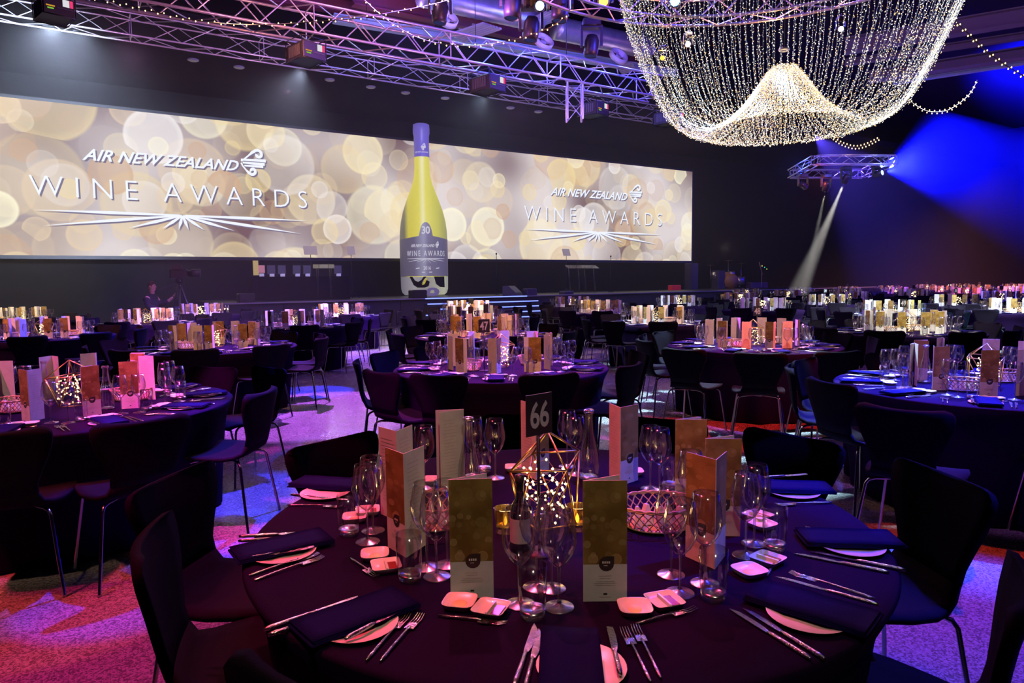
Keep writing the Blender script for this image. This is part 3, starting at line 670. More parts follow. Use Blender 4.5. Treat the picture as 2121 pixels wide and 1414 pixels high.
# woven basket with folded napkins / bread
def basket_kit():
    w_ = MB(); n = 26
    def P(q, t): r = .078 + .028 * t; return Vector((r * cos(q) * 1.25, r * sin(q), .006 + .072 * t))
    for k in range(n):
        for s_ in (-1, 1):
            pts = [P(2 * pi * k / n + s_ * t * .55, t) * (1 + .01 * s_ * (-1) ** int(t * 6)) for t in [i / 6 for i in range(7)]]; w_.tube(pts, .0022, 4)
    rim = MB(); 
    for ph in (0, pi):
        rim.tube([P(2 * pi * i / 60, 1) + Vector((0, 0, .004 * sin(i * 1.26 + ph))) for i in range(60)], .0036, 5, closed=True)
    rim.tube([P(2 * pi * i / 40, .05) for i in range(40)], .004, 5, closed=True)
    bottom = MB().lathe([(0, .004), (.076, .004), (.080, .007), (0, .008)], 24, sy=.8)
    bottom.v = [(x * 1.25, y * 1.25, z) for x, y, z in bottom.v]
    return [('woven_side', w_.mesh('woven_side', WICK)), ('rim', rim.mesh('basket_rim', WICK)), ('bottom', bottom.mesh('basket_bottom', WICK))]
BASK = basket_kit()
ROLL = MB()
ROLL.add([(-.03, -.014, 0), (.03, -.014, 0), (.03, .014, 0), (-.03, .014, 0), (-.018, -.003, .062), (.012, -.003, .055), (.012, .005, .055), (-.018, .005, .062)], [(0, 1, 5, 4), (1, 2, 6, 5), (2, 3, 7, 6), (3, 0, 4, 7), (4, 5, 6, 7)])
ROLL = ROLL.mesh('folded_paper', BREAD)
# gold geometric lantern frame
LA = [(0, 0, .30), (.135, .02, .215), (.02, .125, .20), (-.135, .0, .19), (-.01, -.125, .205), (.075, .06, .01), (-.06, .07, .01), (-.07, -.055, .01), (.06, -.07, .01)]
LE = [(0, 1), (0, 2), (0, 3), (0, 4), (1, 2), (2, 3), (3, 4), (4, 1), (1, 5), (2, 5), (2, 6), (3, 6), (3, 7), (4, 7), (4, 8), (1, 8), (5, 6), (6, 7), (7, 8), (8, 5)]
lm = MB()
for a_, b_ in LE: lm.tube([LA[a_], LA[b_]], .0032, 6)
WARME = emis('warm_fairy_bulb', (1, .72, .30), 9.0)
WIREM = mat('copper_wire', (.5, .32, .15), .4, .8)
fl = MB(); fw = MB(); rp = random.Random(5); path = []
for i in range(64):
    q = i * .75; r = .075 * (.45 + .55 * abs(sin(i * .37))); z = .02 + .17 * (i / 64) ** .8 + .02 * sin(i * 1.9); path.append(Vector((r * cos(q), r * sin(q), z)))
fw.tube(path, .0007, 3)
for p in path: fl.lathe([(0, .0045), (.0038, .0015), (.0038, -.0015), (0, -.0045)], 5, 0, p + Vector((rp.uniform(-.004, .004), rp.uniform(-.004, .004), 0)))
LANT = [('gold_frame', lm.mesh('lantern_gold_frame', GOLD)), ('fairy_bulbs', fl.mesh('lantern_bulbs', WARME)), ('copper_wire', fw.mesh('lantern_wire', WIREM))]
AMBG = thin_glass('amber_faceted_glass', (1, .85, .35), .2, .8, .15)
vt_ = MB().lathe([(0, .0), (.030, 0), (.026, .012), (.030, .02), (.036, .075), (.0345, .075), (.028, .02), (0, .016)], 10, 0, smooth=False).mesh('votive_cup', AMBG)
vc_ = MB().lathe([(0, .05), (.004, .042), (.006, .032), (.003, .022), (0, .02)], 8).mesh('candle_flame', emis('candle_flame', (1, .62, .12), 6.0))
VOT = [('faceted_cup', vt_), ('flame', vc_)]
wb = [('glass', MB().lathe([(0, 0), (.027, 0), (.029, .006), (.029, .115), (.024, .135), (.012, .155), (.0105, .2)], 18).mesh('small_bottle_glass', GREENG)),
      ('capsule', MB().lathe([(.0112, .16), (.0115, .198), (.0135, .2), (.0135, .222), (0, .224)], 16).mesh('small_bottle_capsule', BLACKP)),
      ('label', MB().lathe([(.0295, .03), (.0295, .10)], 18).mesh('small_bottle_label', PAPER))]
_DIG = {}
def sign_kit(num, hs=.44):
    m1 = MB().lathe([(0, 0), (.045, 0), (.046, .004), (.008, .008), (0, .009)], 24); m1.tube([(0, 0, .005), (0, 0, hs - .05)], .0045, 8)
    m2 = MB().box((0, -.004, hs - .05), (.098, .004, .115))
    kit = [('stand', m1.mesh('sign_stand', BLACKM)), ('number_plate', m2.mesh('sign_plate', BLACKP))]
    if num:
        v_, f_, asp = text_mesh(num, 0, .02, .95)
        m3 = MB().add([(-.036 + .072 * v.x, -.0068, hs - .088 + .076 * v.y) for v in v_], f_); kit.append(('number', m3.mesh('sign_number', mat('sign_white', (.55, .55, .58), .6))))
    return kit
# tablecloth
TR_ = .96; TH = .75
def cloth_mesh(seed, n=120):
    rr = random.Random(seed); ph = rr.uniform(0, 6); vs = [(0, 0, TH)]; rows = []
    for r in (.4, .8, .93, .952, .96): rows.append([(r, TH if r < .93 else TH - (.0 if r < .95 else .002 if r < .955 else .010))] * n)
    for k in range(1, 9):
        t = k / 8; z = TH - .01 - (TH - .022) * t; row = []
        for i in range(n):
            q = 2 * pi * i / n
            w = sin(13 * q + ph) * .5 + sin(21 * q + ph * 2 + 2 * sin(3 * q)) * .5; row.append((.958 - .115 * t ** .5 + .030 * t * w + .012 * t * sin(5 * q + ph), z))
        rows.append(row)
    for row in rows:
        for i, (r, z) in enumerate(row): q = 2 * pi * i / n; vs.append((r * cos(q), r * sin(q), z))
    fs = [(0, 1 + i, 1 + (i + 1) % n) for i in range(n)]
    for k in range(len(rows) - 1):
        for i in range(n): a = 1 + k * n; fs.append((a + i, a + n + i, a + n + (i + 1) % n, a + (i + 1) % n))
    return MB().add(vs, fs, 0, True).mesh('tablecloth', CLOTH)
CLM = [cloth_mesh(i) for i in range(3)]
TOPM = MB().lathe([(0, TH - .004), (.93, TH - .004), (.93, TH - .03), (0, TH - .03)], 40)
TOPM.tube([(0, 0, TH - .03), (0, 0, .04)], .04, 10); TOPM.lathe([(0, .001), (.3, .001), (.3, .02), (.04, .05)], 20); TOPM = TOPM.mesh('table_frame', mat('table_plywood', (.3, .2, .12), .6))

# ------------------------------------------------------------------ table placing
CLK = {0: "twelve", 1: "one", 2: "two", 3: "three", 4: "four", 5: "five", 6: "six", 7: "seven", 8: "eight", 9: "nine", 10: "ten", 11: "eleven"}
def clock(dx, dy):
    h = (90 - math.degrees(atan2(dy, dx))) / 30 % 12; k = round(h * 2) % 24
    return (CLK[k // 2] if k % 2 == 0 else 'half past ' + CLK[k // 2]) + " o'clock" if k % 2 == 0 else 'half past ' + CLK[k // 2]
COUNT = {}
NT = 'the nearest round table'
ordn = ['first', 'second', 'third', 'fourth', 'fifth', 'sixth', 'seventh', 'eighth', 'ninth', 'tenth']
def cnt(k): COUNT[k] = COUNT.get(k, 0) + 1; return COUNT[k]
def chair_at(P, c, tname, full=True, jit=0):
    d_ = Vector((P[0] - c[0], P[1] - c[1]))
    mr_ = 1.17 if tname == NT else 1.29
    if d_.length < mr_: d_ = d_.normalized() * mr_; P = (c[0] + d_.x, c[1] + d_.y)
    f = Vector((c[0] - P[0], c[1] - P[1], 0)).normalized(); rz = atan2(f.y, f.x) - pi / 2 + jit
    o = Vector((P[0], P[1], 0)) + Vector((cos(rz + pi / 2), sin(rz + pi / 2), 0)) * .29
    ck = clock(P[0] - c[0], P[1] - c[1])
    place('banquet_chair', CH if full else CH1, o, rz, f'dark moulded chair at {ck} of {tname}', 'chair', f'chairs around {tname}')
def item(nm, kit, x, y, rz, lab, cat, grp, z=TH): return place(nm, kit, (x, y, z), rz, lab, cat, grp)
FARG, FARM, FARC = MB(), MB(), MB()
def table(x, y, name, ph=98, chairs='ring', lvl=2, skip=(), seed=0, sign=None, signang=None, items=True):
    """lvl 3: everything single and detailed; 2: single menus, glasses and chairs; 1: far away"""
    r = random.Random(seed * 7 + 3); cl = CLM[seed % 3]
    t = thing('banquet_table', f'round dark-clothed banquet table, {name}', 'table', (x, y, 0), r.uniform(0, 6))
    link('tablecloth', cl, t); link('table_frame', TOPM, t)
    if chairs == 'ring':
        for k in range(10):
            if k in skip: continue
            q = radians(ph + 36 * k + r.uniform(-4, 4)); rb = r.uniform(1.33, 1.42)
            if lvl == 0:
                Mx = Matrix.Translation((x + 1.08 * cos(q), y + 1.08 * sin(q), 0)) @ Matrix.Rotation(q + pi / 2, 4, 'Z'); FARC.add([Mx @ Vector(v_) for v_ in one.v], one.f, 0, True)
            else: chair_at((x + rb * cos(q), y + rb * sin(q)), (x, y), name, lvl >= 2, r.uniform(-.12, .12))
    if not items: return
    GM, MM = FARG, FARM; st_ = MB()
    for k in range(10):
        q = radians(ph + 36 * k + 8); e = Vector((cos(q), sin(q), 0)); v = Vector((-sin(q), cos(q), 0))      # e outwards, v to the side
        def at_(a, b): return (x + e.x * a + v.x * b, y + e.y * a + v.y * b)
        ck = clock(e.x, e.y)
        # menu
        mx, my = at_(.47 + r.uniform(-.04, .04), r.uniform(-.05, .05)); rz = q + pi / 2 + r.uniform(-.6, .6); kd = r.choice((0, 0, 0, 1, 2, 3, 4))
        if lvl >= 2 or (COUNT.get('menu', 0) < 290):
            cnt('menu'); item('menu_card', [('m', (MENU if lvl > 2 else MENUF)[kd])], mx, my, rz, f'gold menu card at {ck} on {name}', 'menu', f'menus on {name}')
        else:
            me = MENUF[kd]; Mx = Matrix.Translation((mx, my, TH)) @ Matrix.Rotation(rz, 4, 'Z')
            for p in me.polygons: MM.add([Mx @ me.vertices[i].co for i in p.vertices], [tuple(range(len(p.vertices)))], p.material_index)
        gs = [(.60, -.17), (.53, -.21), (.61, -.10)]
        for gi, (a, b) in enumerate(gs):
            if gi == 1 and lvl < 2 and k % 2: continue
            a += r.uniform(-.02, .02); b += r.uniform(-.02, .02); gx, gy = at_(a, b); tum = gi == 2
            if lvl >= 2 and COUNT.get('tumbler' if tum else 'wine', 0) < 295:
                cnt('tumbler' if tum else 'wine'); pos = ('outer', 'inner', '')[gi]
                if tum: item('water_tumbler', TUMB if lvl == 3 else TUMB1, gx, gy, 0, f'clear water tumbler at {ck} on {name}', 'glass', f'tumblers on {name}')
                else: item('wine_glass', WINE if lvl == 3 else WINE1, gx, gy, 0, f'{pos} wine glass at {ck} on {name}', 'glass', f'wine glasses on {name}')
            else:
                me = (TUMB1 if tum else WINE1)[0][1]
                for p in me.polygons: GM.add([Vector(me.vertices[i].co) + Vector((gx, gy, TH)) for i in p.vertices], [tuple(range(len(p.vertices)))], p.material_index, True)
        if lvl == 3:
            nx, ny = at_(.79, r.uniform(-.01, .01)); item('folded_napkin', [('n', NAP)], nx, ny, q + pi / 2 * 0 + r.uniform(-.12, .12), f'folded navy napkin at {ck} on {name}', 'napkin', f'napkins on {name}', TH + .009)
            px_, py_ = at_(.79, -.02); item('side_plate', [('p', PLATE)], px_, py_, 0, f'white side plate at {ck} on {name}', 'plate', f'side plates on {name}', TH - .001)
            bx_, by_ = at_(.80, -.085); item('butter_knife', [('k', BKNIFE)], bx_, by_, q + pi + .05, f'small butter knife at {ck} on {name}', 'knife', f'butter knives on {name}', TH + .014)
            for j in (0, 1):
                fx, fy = at_(.79 - .015 * j, -.215 - .024 * j); item('dinner_fork', [('f', FORK)], fx, fy, q + pi + r.uniform(-.06, .06), f'{("inner", "outer")[j]} steel fork at {ck} on {name}', 'fork', f'forks on {name}')
                kx, ky = at_(.78 + .01 * j, .105 + .024 * j); item('dinner_knife', [('k', KNIFE)], kx, ky, q + pi + r.uniform(-.06, .06), f'{("inner", "outer")[j]} steel knife at {ck} on {name}', 'knife', f'dinner knives on {name}')
            ax, ay = at_(.61, .045); item('butter_dish', DISH0, ax, ay, q + .2, f'rounded butter dish at {ck} on {name}', 'dish', f'butter dishes on {name}')
            ax, ay = at_(.61, -.035); item('divided_dip_dish', DISH1, ax, ay, q + .3, f'divided dip dish at {ck} on {name}', 'dish', f'dip dishes on {name}')
            ax, ay = at_(.665, .02); item('dessert_fork', [('f', DFORK)], ax, ay, q + pi / 2, f'small dessert fork at {ck} on {name}', 'fork', f'dessert forks on {name}')
        elif lvl == 2:
            nx, ny = at_(.79, 0)
            if cnt('nap2') < 200: item('folded_napkin', [('n', NAP)], nx, ny, q, f'folded navy napkin at {ck} on {name}', 'napkin', f'napkins on {name}')
            for b in (-.22, -.19, .11, .14):
                c0 = Vector((*at_(.70, b), TH + .004)); c1 = Vector((*at_(.87, b), TH + .004)); st_.tube([c0, c1], [.006, .004], 4)
            st_.lathe([(0, .003), (.06, .004), (.078, .013), (0, .002)], 10, 1, (*at_(.8, -.12), TH)); st_.lathe([(0, .004), (.035, .004), (.038, .018), (0, .006)], 6, 1, (*at_(.61, .04), TH)); st_.lathe([(0, .004), (.035, .004), (.038, .018), (0, .006)], 4, 1, (*at_(.61, -.035), TH))
    if st_.v: tag(st_.obj('laid_cutlery', [STEEL, CERAM]), f'laid steel cutlery and small white plates on {name}', 'cutlery', None, 'stuff')
    if lvl >= 2:
        item('geometric_lantern', LANT, x, y, r.uniform(0, 6), f'gold geometric fairy-light lantern on {name}', 'lantern', None)
        for j, (a, b) in enumerate(((.27, .3), (-.27, -.24))):
            q = r.uniform(0, 1); bx_, by_ = x + a, y + b * .7; bk = item('bread_basket', BASK, bx_, by_, r.uniform(0, 3), f'woven bread basket {("beyond", "before")[b < 0]} the lantern on {name}', 'basket', None)
            if lvl == 3:
                for w in range(4): item('folded_paper_napkin', [('n', ROLL)], bx_ + (w - 1.5) * .032, by_ + r.uniform(-.02, .02), r.uniform(1.2, 1.9), f'{("first", "second", "third", "fourth")[w]} paper napkin in {("rear", "front")[b < 0]} basket on {name}', 'napkin', f'paper napkins in baskets on {name}', TH + .012)
        for j, (a, b) in enumerate(((-.3, .2), (.3, -.12))):
            item('water_carafe', CARAFE, x + a, y + b, 0, f'slim clear glass water carafe {("beyond", "before")[b < 0]} the lantern on {name}', 'carafe', None)
    else:
        m_ = MB()
        for i in range(24): q = i * 2.4; rr_ = .09 * sqrt(i / 24) ; m_.lathe([(0, .012), (.009, 0), (0, -.012)], 4, 0, (x + rr_ * cos(q), y + rr_ * sin(q), TH + .03 + r.uniform(0, .2)))
        tag(m_.obj('fairy_light_cluster', WARME), f'warm fairy light centrepiece on {name}', 'lights', None, 'stuff')
    if sign is not None:
        q = signang; item('table_number_sign', sign_kit(sign), x + q[0], y + q[1], q[2], f'black table number sign on thin pole on {name}', 'sign', None)

# ------------------------------------------------------------------ nearest table, laid by hand
NT = 'the nearest round table'; TX, TY = .15, 2.15
table(TX, TY, NT, chairs=None, items=False, seed=1)
for (px, py) in ((680, 912), (1650, 903), (340, 990), (290, 1118), (1970, 985), (1090, 858), (1368, 868), (650, 1440), (2100, 1295)):
    P = W(px, py, .84) + (Vector((.155, .155, 0)) if px == 2100 else Vector()); chair_at((P.x, P.y), (TX, TY), NT, True)
def ck_(P): return clock(P.x - TX, P.y - TY)
used = {}
def uniq(lab):
    return lab
# menus: (centre x, top y, yaw, kind)
for (px, top, yaw, kd, ds) in ((974, 987, .06, 0, 'gold cover and badge facing out, in front of the lantern'), (1251, 990, 0, 0, 'gold cover facing out, in front of the bread basket'), (838, 936, .12, 2, 'ridge outward, gold and white sides, left of the lantern'),
                           (1481, 948, 0, 3, 'sharp folded ridge facing out, right of the basket'), (1496, 905, -.1, 0, 'just behind the ridged menu right of the basket'), (1430, 866, -.1, 0, 'behind the bread basket, gold cover outward'),
                           (1288, 842, -.3, 4, 'beside the water carafe behind the lantern'), (1110, 835, 0, 4, 'right behind the black number sign'), (932, 850, 3.3, 0, 'white inside turned outward, far left of the sign'), (822, 890, .2, 5, 'open like a tent, behind the leftmost wine glasses')):
    P = W(px, top, TH + .297); place('menu_card', [('m', MENU[kd])], (P.x, P.y, TH), yaw, f'standing menu card {ds}', 'menu', f'menus on {NT}')
# glasses by the pixel of the foot
for (px, py, ds) in ((1077, 1251, 'front of the central cluster of four'), (1112, 1216, 'rear left of the central cluster of four'), (1143, 1219, 'rear right of the central cluster of four'), (1158, 1257, 'right front of the central cluster of four'),
                     (905, 1194, 'just left of the front left menu'), (885, 1175, 'behind the tumbler by the half-turned menu'), (927, 1170, 'peeking out behind the front left menu'), (762, 1122, 'front one of the leftmost pair'), (773, 1099, 'rear one of the leftmost pair'),
                     (1390, 1190, 'standing before the bread basket'), (1408, 1228, 'behind the front right dip dishes'), (1460, 1208, 'before the ridged menu'), (1544, 1150, 'front one of the rightmost pair'), (1562, 1126, 'rear one of the rightmost pair'),
                     (1347, 1012, 'behind the basket, front of the pair'), (1366, 1018, 'behind the basket, right of the pair'), (1026, 990, 'left of the number sign at the back'), (982, 984, 'behind the carafe left of the sign'), (1175, 966, 'left of the right carafe at the back'),
                     (1192, 982, 'touching the right carafe'), (880, 1010, 'between the tent-like menu and the white-turned one'), (1430, 1085, 'between bread basket and ridged menu')):
    P = W(px, py, TH); place('wine_glass', WINE, (P.x, P.y, TH), 0, f'empty wine glass {ds}, nearest table', 'glass', f'wine glasses on {NT}')
for (px, py, ds) in ((1103, 1277, 'in front of the two central menus'), (849, 1201, 'left of the gold lantern'), (723, 1107, 'at the far left by the wine glasses'), (1477, 1240, 'in front of the ridged menu'), (1604, 1138, 'at the far right by the fork'), (1388, 1012, 'behind the bread basket'), (1002, 978, 'behind the pink basket')):
    P = W(px, py, TH); place('water_tumbler', TUMB, (P.x, P.y, TH), 0, f'clear water tumbler {ds} on the nearest table', 'glass', f'tumblers on {NT}')
for (px, py, ds) in ((972, 1015, 'left of the number sign'), (1220, 992, 'right of the number sign')):
    P = W(px, py, TH); place('water_carafe', CARAFE, (P.x, P.y, TH), 0, f'slim clear glass water carafe {ds} on the nearest table', 'carafe', None)
for (px, py, rz, ds) in ((1362, 1090, .1, 'behind the front right menu'), (915, 1085, .5, 'behind the front left menu')):
    P = W(px, py, TH); place('bread_basket', BASK, (P.x, P.y, TH), rz, f'woven oval basket of folded paper napkins {ds}', 'basket')
    for w in range(5): place('folded_paper_napkin', [('n', ROLL)], (P.x + (w - 2) * .033, P.y + (.012 if w % 2 else -.015), TH + .012), 1.5 + .25 * (w - 2) * 0 + (w % 3) * .2, f'{("leftmost", "second", "middle", "fourth", "rightmost")[w]} pale paper napkin in the basket {ds}', 'napkin', f'paper napkins {ds}')
P = W(1135, 1085, TH); place('geometric_lantern', LANT, (P.x, P.y, TH), .5, 'gold geometric lantern frame with warm fairy lights at the centre of the nearest table', 'lantern')
for (px, py, ds) in ((1047, 1100, 'left of the gold lantern'), (1196, 1095, 'right of the gold lantern')):
    P = W(px, py, TH); place('votive_holder', VOT, (P.x, P.y, TH), 0, f'amber faceted votive holder with burning candle {ds}', 'candle holder')
    pt('candle_light', (P.x, P.y, TH + .09), (1, .6, .2), .35, .02)
P = W(1078, 1140, TH); place('small_wine_bottle', wb, (P.x, P.y, TH), 0, 'small dark wine bottle with white label before the gold lantern', 'bottle')
P = W(1117, 1145, TH); sg = place('table_number_sign', sign_kit('66', .45), (P.x, P.y, TH), .72, 'black table number sign reading 66 on thin pole', 'sign')
def lay(nm, me, x0, y0, x1, y1, lab, cat, grp, z=TH, fix=None):
    A = W(x0, y0, TH); B = W(x1, y1, TH); Mi = (A + B) / 2; d = B - A
    place(nm, [('q', me)], (Mi.x, Mi.y, z), atan2(d.y, d.x) if fix is None else fix, lab, cat, grp)
def napk(x0, y0, x1, y1, ds, sc=1): lay('folded_napkin', NAP, x0, y0, x1, y1, f'folded navy cloth napkin {ds} of the nearest table', 'napkin', f'napkins on {NT}', TH + .009)
napk(630, 1325, 835, 1250, 'at the front left edge'); napk(495, 1160, 668, 1120, 'at the left edge'); napk(625, 1005, 735, 1012, 'at the back left edge')
napk(1655, 1122, 1860, 1128, 'at the right edge'); napk(1570, 1235, 1800, 1305, 'at the front right edge'); napk(1590, 1015, 1690, 1018, 'at the back right edge'); napk(1180, 1320, 1185, 1475, 'nearest the camera')
def plate(px, py, ds):
    P = W(px, py, TH); place('side_plate', [('p', PLATE)], (P.x, P.y, TH), 0, f'small white side plate tucked {ds}', 'plate', f'side plates on {NT}')
plate(742, 1298, 'under the front left napkin'); plate(588, 1148, 'under the left edge napkin'); plate(674, 1024, 'at the back left of the table'); plate(1762, 1134, 'under the right edge napkin')
plate(1673, 1280, 'under the front right napkin'); plate(1643, 1022, 'at the back right of the table'); plate(1204, 1388, 'under the napkin nearest the camera')
def kn(a, b, c, d, ds, me=None, z=TH, nm='dinner_knife'): lay(nm, me or KNIFE, a, b, c, d, f'textured steel knife {ds}', 'knife', f'knives on {NT}', z)
def fk(a, b, c, d, ds, me=None, z=TH): lay('dinner_fork' if me is None else 'dessert_fork', me or FORK, a, b, c, d, f'textured steel fork {ds}', 'fork', f'forks on {NT}', z)
kn(575, 1297, 718, 1247, 'outermost, left of the front left napkin'); kn(590, 1307, 730, 1262, 'tucked against the front left napkin')
kn(697, 1350, 848, 1265, 'lying across the front left side plate', BKNIFE, TH + .014, 'butter_knife')
fk(752, 1378, 850, 1270, 'nearer the front left side plate'); fk(775, 1387, 882, 1266, 'outer one right of the front left side plate')
kn(515, 1112, 640, 1104, 'behind the left edge napkin'); kn(515, 1121, 640, 1113, 'just behind the left edge napkin, second'); kn(495, 1173, 660, 1142, 'across the left edge side plate', BKNIFE, TH + .014, 'butter_knife')
fk(510, 1196, 665, 1148, 'before the left edge side plate'); fk(515, 1208, 680, 1153, 'outermost at the left edge')
kn(612, 1027, 712, 1036, 'beside the back left side plate'); fk(600, 1048, 705, 1052, 'at the back left edge')
kn(1655, 1103, 1832, 1112, 'behind the right edge napkin'); fk(1805, 1106, 1680, 1098, 'behind the right edge napkin')
kn(1852, 1190, 1635, 1146, 'long one in front of the right edge napkin'); kn(1850, 1178, 1700, 1148, 'between the long knife and the right edge napkin')
kn(1690, 1375, 1505, 1258, 'outer one left of the front right napkin'); kn(1702, 1364, 1545, 1265, 'inner one left of the front right napkin')
kn(1820, 1277, 1605, 1215, 'lying on the front right napkin', None, TH + .024); fk(1825, 1268, 1625, 1205, 'lying on the front right napkin', None, TH + .024)
fk(1715, 1043, 1615, 1048, 'at the back right edge'); kn(1590, 1003, 1660, 997, 'on the back right napkin', BKNIFE, TH + .024)
kn(1068, 1414, 1108, 1300, 'left of two nearest the camera'); kn(1090, 1420, 1116, 1318, 'right of two nearest the camera'); kn(1286, 1420, 1262, 1315, 'lying on the side plate nearest the camera', BKNIFE, TH + .014, 'butter_knife')
fk(1350, 1420, 1290, 1302, 'left of two forks nearest the camera'); fk(1372, 1414, 1312, 1295, 'right of two forks nearest the camera')
fk(902, 1277, 1056, 1297, 'in front of the dip dishes left of centre', DFORK); fk(1308, 1297, 1450, 1262, 'in front of the dip dishes right of centre', DFORK); fk(725, 1158, 782, 1200, 'beside the left dip dishes', DFORK); fk(1582, 1207, 1622, 1140, 'standing out beside the right dip dishes', DFORK)
def dish(k, px, py, rz, ds):
    P = W(px, py, TH); place(('butter_dish', 'divided_dip_dish')[k], (DISH0, DISH1)[k], (P.x, P.y, TH), rz, f'small white {("rounded", "divided")[k]} dish {ds} of the nearest table', 'dish', None)
for k, px, py, rz, ds in ((0, 953, 1256, -.2, 'in the front left pair'), (1, 1017, 1270, -.35, 'in the front left pair'), (0, 1315, 1268, 0, 'in the front right pair'), (1, 1376, 1254, .3, 'in the front right pair'), (0, 777, 1156, .2, 'in the left pair'), (1, 800, 1180, .3, 'in the left pair'),
                         (0, 1552, 1190, .4, 'in the right pair'), (1, 1590, 1166, .7, 'in the right pair'), (0, 735, 1078, .2, 'in the back left pair'), (1, 762, 1064, .2, 'in the back left pair'), (0, 1578, 1093, .5, 'behind the tumbler at the right'), (1, 1570, 1075, .6, 'behind the tumbler at the right'),
                         (0, 1092, 972, 0, 'behind the number sign'), (1, 1066, 974, 0, 'behind the number sign'), (0, 1312, 982, 0, 'behind the carafe'), (0, 893, 1000, 0, 'at the far left side')):
    dish(k, px, py, rz, ds)

# ------------------------------------------------------------------ other tables
def chairs_px(lst, c, nm):
    for px, py in lst: P = W(px, py, .84); chair_at((P.x, P.y), c, nm, True)
n1 = 'the big table at left edge'; table(-2.84, 4.35, n1, 92, None, 3, seed=2)
chairs_px([(300, 874), (427, 765), (566, 762), (550, 812), (-20, 900)], (-2.84, 4.35), n1)
for q in (100, 140, 175, 215): chair_at((-2.84 + 1.3 * cos(radians(q)), 4.35 + 1.3 * sin(radians(q))), (-2.84, 4.35), n1)
n2 = 'the blue-lit table at the right edge'; table(3.3, 4.72, n2, 85, None, 3, seed=3, sign='67', signang=(.22, -.1, .1))
chairs_px([(1672, 762), (1709, 792), (1865, 850), (1753, 752)], (3.3, 4.72), n2)
for q in (262, 300, 335, 10, 50, 88): chair_at((3.3 + 1.3 * cos(radians(q)), 4.72 + 1.3 * sin(radians(q))), (3.3, 4.72), n2)
n3 = 'the centre table behind the nearest'; table(-.10, 6.1, n3, 80, None, 3, seed=4, sign='47', signang=(-.14, -.24, .25))
chairs_px([(745, 750), (780, 772), (911, 777), (1139, 777), (1311, 757), (1331, 730), (838, 732)], (-.1, 6.1), n3)
for q in (60, 95, 125): chair_at((-.1 + 1.3 * cos(radians(q)), 6.1 + 1.3 * sin(radians(q))), (-.1, 6.1), n3)
n4 = 'the second-row table right of centre'; table(2.78, 7.85, n4, 84, None, 3, seed=5, sign='48', signang=(.08, .1, .1))
chairs_px([(1412, 725), (1575, 733), (1742, 730), (1328, 706)], (2.78, 7.85), n4)
for q in (60, 95, 130, 160, 345, 20): chair_at((2.78 + 1.3 * cos(radians(q)), 7.85 + 1.3 * sin(radians(q))), (2.78, 7.85), n4)
n5 = 'the table left of the aisle'; table(-3.66, 8.4, n5, 70, 'ring', 3, seed=6)
n6 = 'the third table in the centre row'; table(-.42, 9.7, n6, 75, 'ring', 3, seed=7, sign='', signang=(.05, .1, .8))
table(5.5, 9.5, 'the white-lit table right of centre', 84, 'ring', 3, seed=8, sign='49', signang=(.12, .3, 0))
table(-7.2, 10.5, 'the second-row table by the left edge', 80, 'ring', 2, seed=9)
mid = [(-3.9, 12.3, 'the pink table beyond the aisle table'), (2.6, 12.2, 'the third-row table with orange menus'), (-.8, 13.4, 'the fourth table in the centre row'), (-7.5, 14.0, 'the violet table at left mid-distance'),
       (7.7, 13.9, 'the white table beyond the white-lit one'), (10.6, 14.3, 'the teal table at the right edge'), (-11.5, 16.0, 'the far left corner table'), (-4.0, 16.0, 'the left table nearest the stage steps'),
       (2.1, 16.2, 'the golden table left of the lecterns'), (6.1, 16.6, 'the golden table beyond the lecterns'), (-7.9, 17.4, 'the table before the television camera'), (-1.1, 17.2, 'the table at the foot of the steps'),
       (11.5, 17.6, 'the white table fourth row at right'), (8.9, 19.3, 'the white table in row four'), (4.9, 20.0, 'the pale table below screen corner'), (1.8, 20.2, 'the blue-white table under lecterns'), (7.8, 23.3, 'the blue table before drum kit')]
SG = {2: ('', (0, 0, .8)), 9: ('', (-.2, .2, 0))}
for i, (x, y, nm) in enumerate(mid):
    sg_ = {2: '', 13: '39', 12: '38'}.get(i)
    table(x, y, nm, 80 + i * 5, 'ring', 2 if i < 9 else 1, seed=10 + i, sign=sg_, signang=(0, .1, .1) if sg_ is not None else None)
existing = [(x, y) for x, y, _ in mid]
fr_ = 0
for ri, c in enumerate((20.6, 16.9, 13.2, 9.5, 5.8, 2.1)):
    k = 0
    for t in range(22, 50, 4):
        P = DN(t + (ri % 2) * 1.8, c, 0)
        px = 1060 + FPX * P.x / P.y
        if P.y < 16 or px > 2230 or px < 1480: continue
        if any((P.x - a) ** 2 + (P.y - b) ** 2 < 3.0 ** 2 for a, b in existing): continue
        existing.append((P.x, P.y)); k += 1; fr_ += 1
        sg_ = '' if fr_ % 2 else None
        table(P.x, P.y, f'{ordn[k - 1]} table of {ordn[ri]} far row', 80 + fr_ * 7, 'ring', 0, seed=40 + fr_, sign=sg_, signang=(0, 0, -.5))
tag(FARG.obj('far_glassware', [GLASS, GLASS_T]), 'mass of tiny clear glasses glinting on the far tables', 'glasses', None, 'stuff')
tag(FARM.obj('far_menus', [PAPER, GOLDP, INK, INKG, INKW]), 'mass of tiny menu cards standing on the far tables', 'menus', None, 'stuff')
tag(FARC.obj('far_chairs', [CHAIRF]), 'mass of dark chairs around the far tables', 'chairs', None, 'stuff')
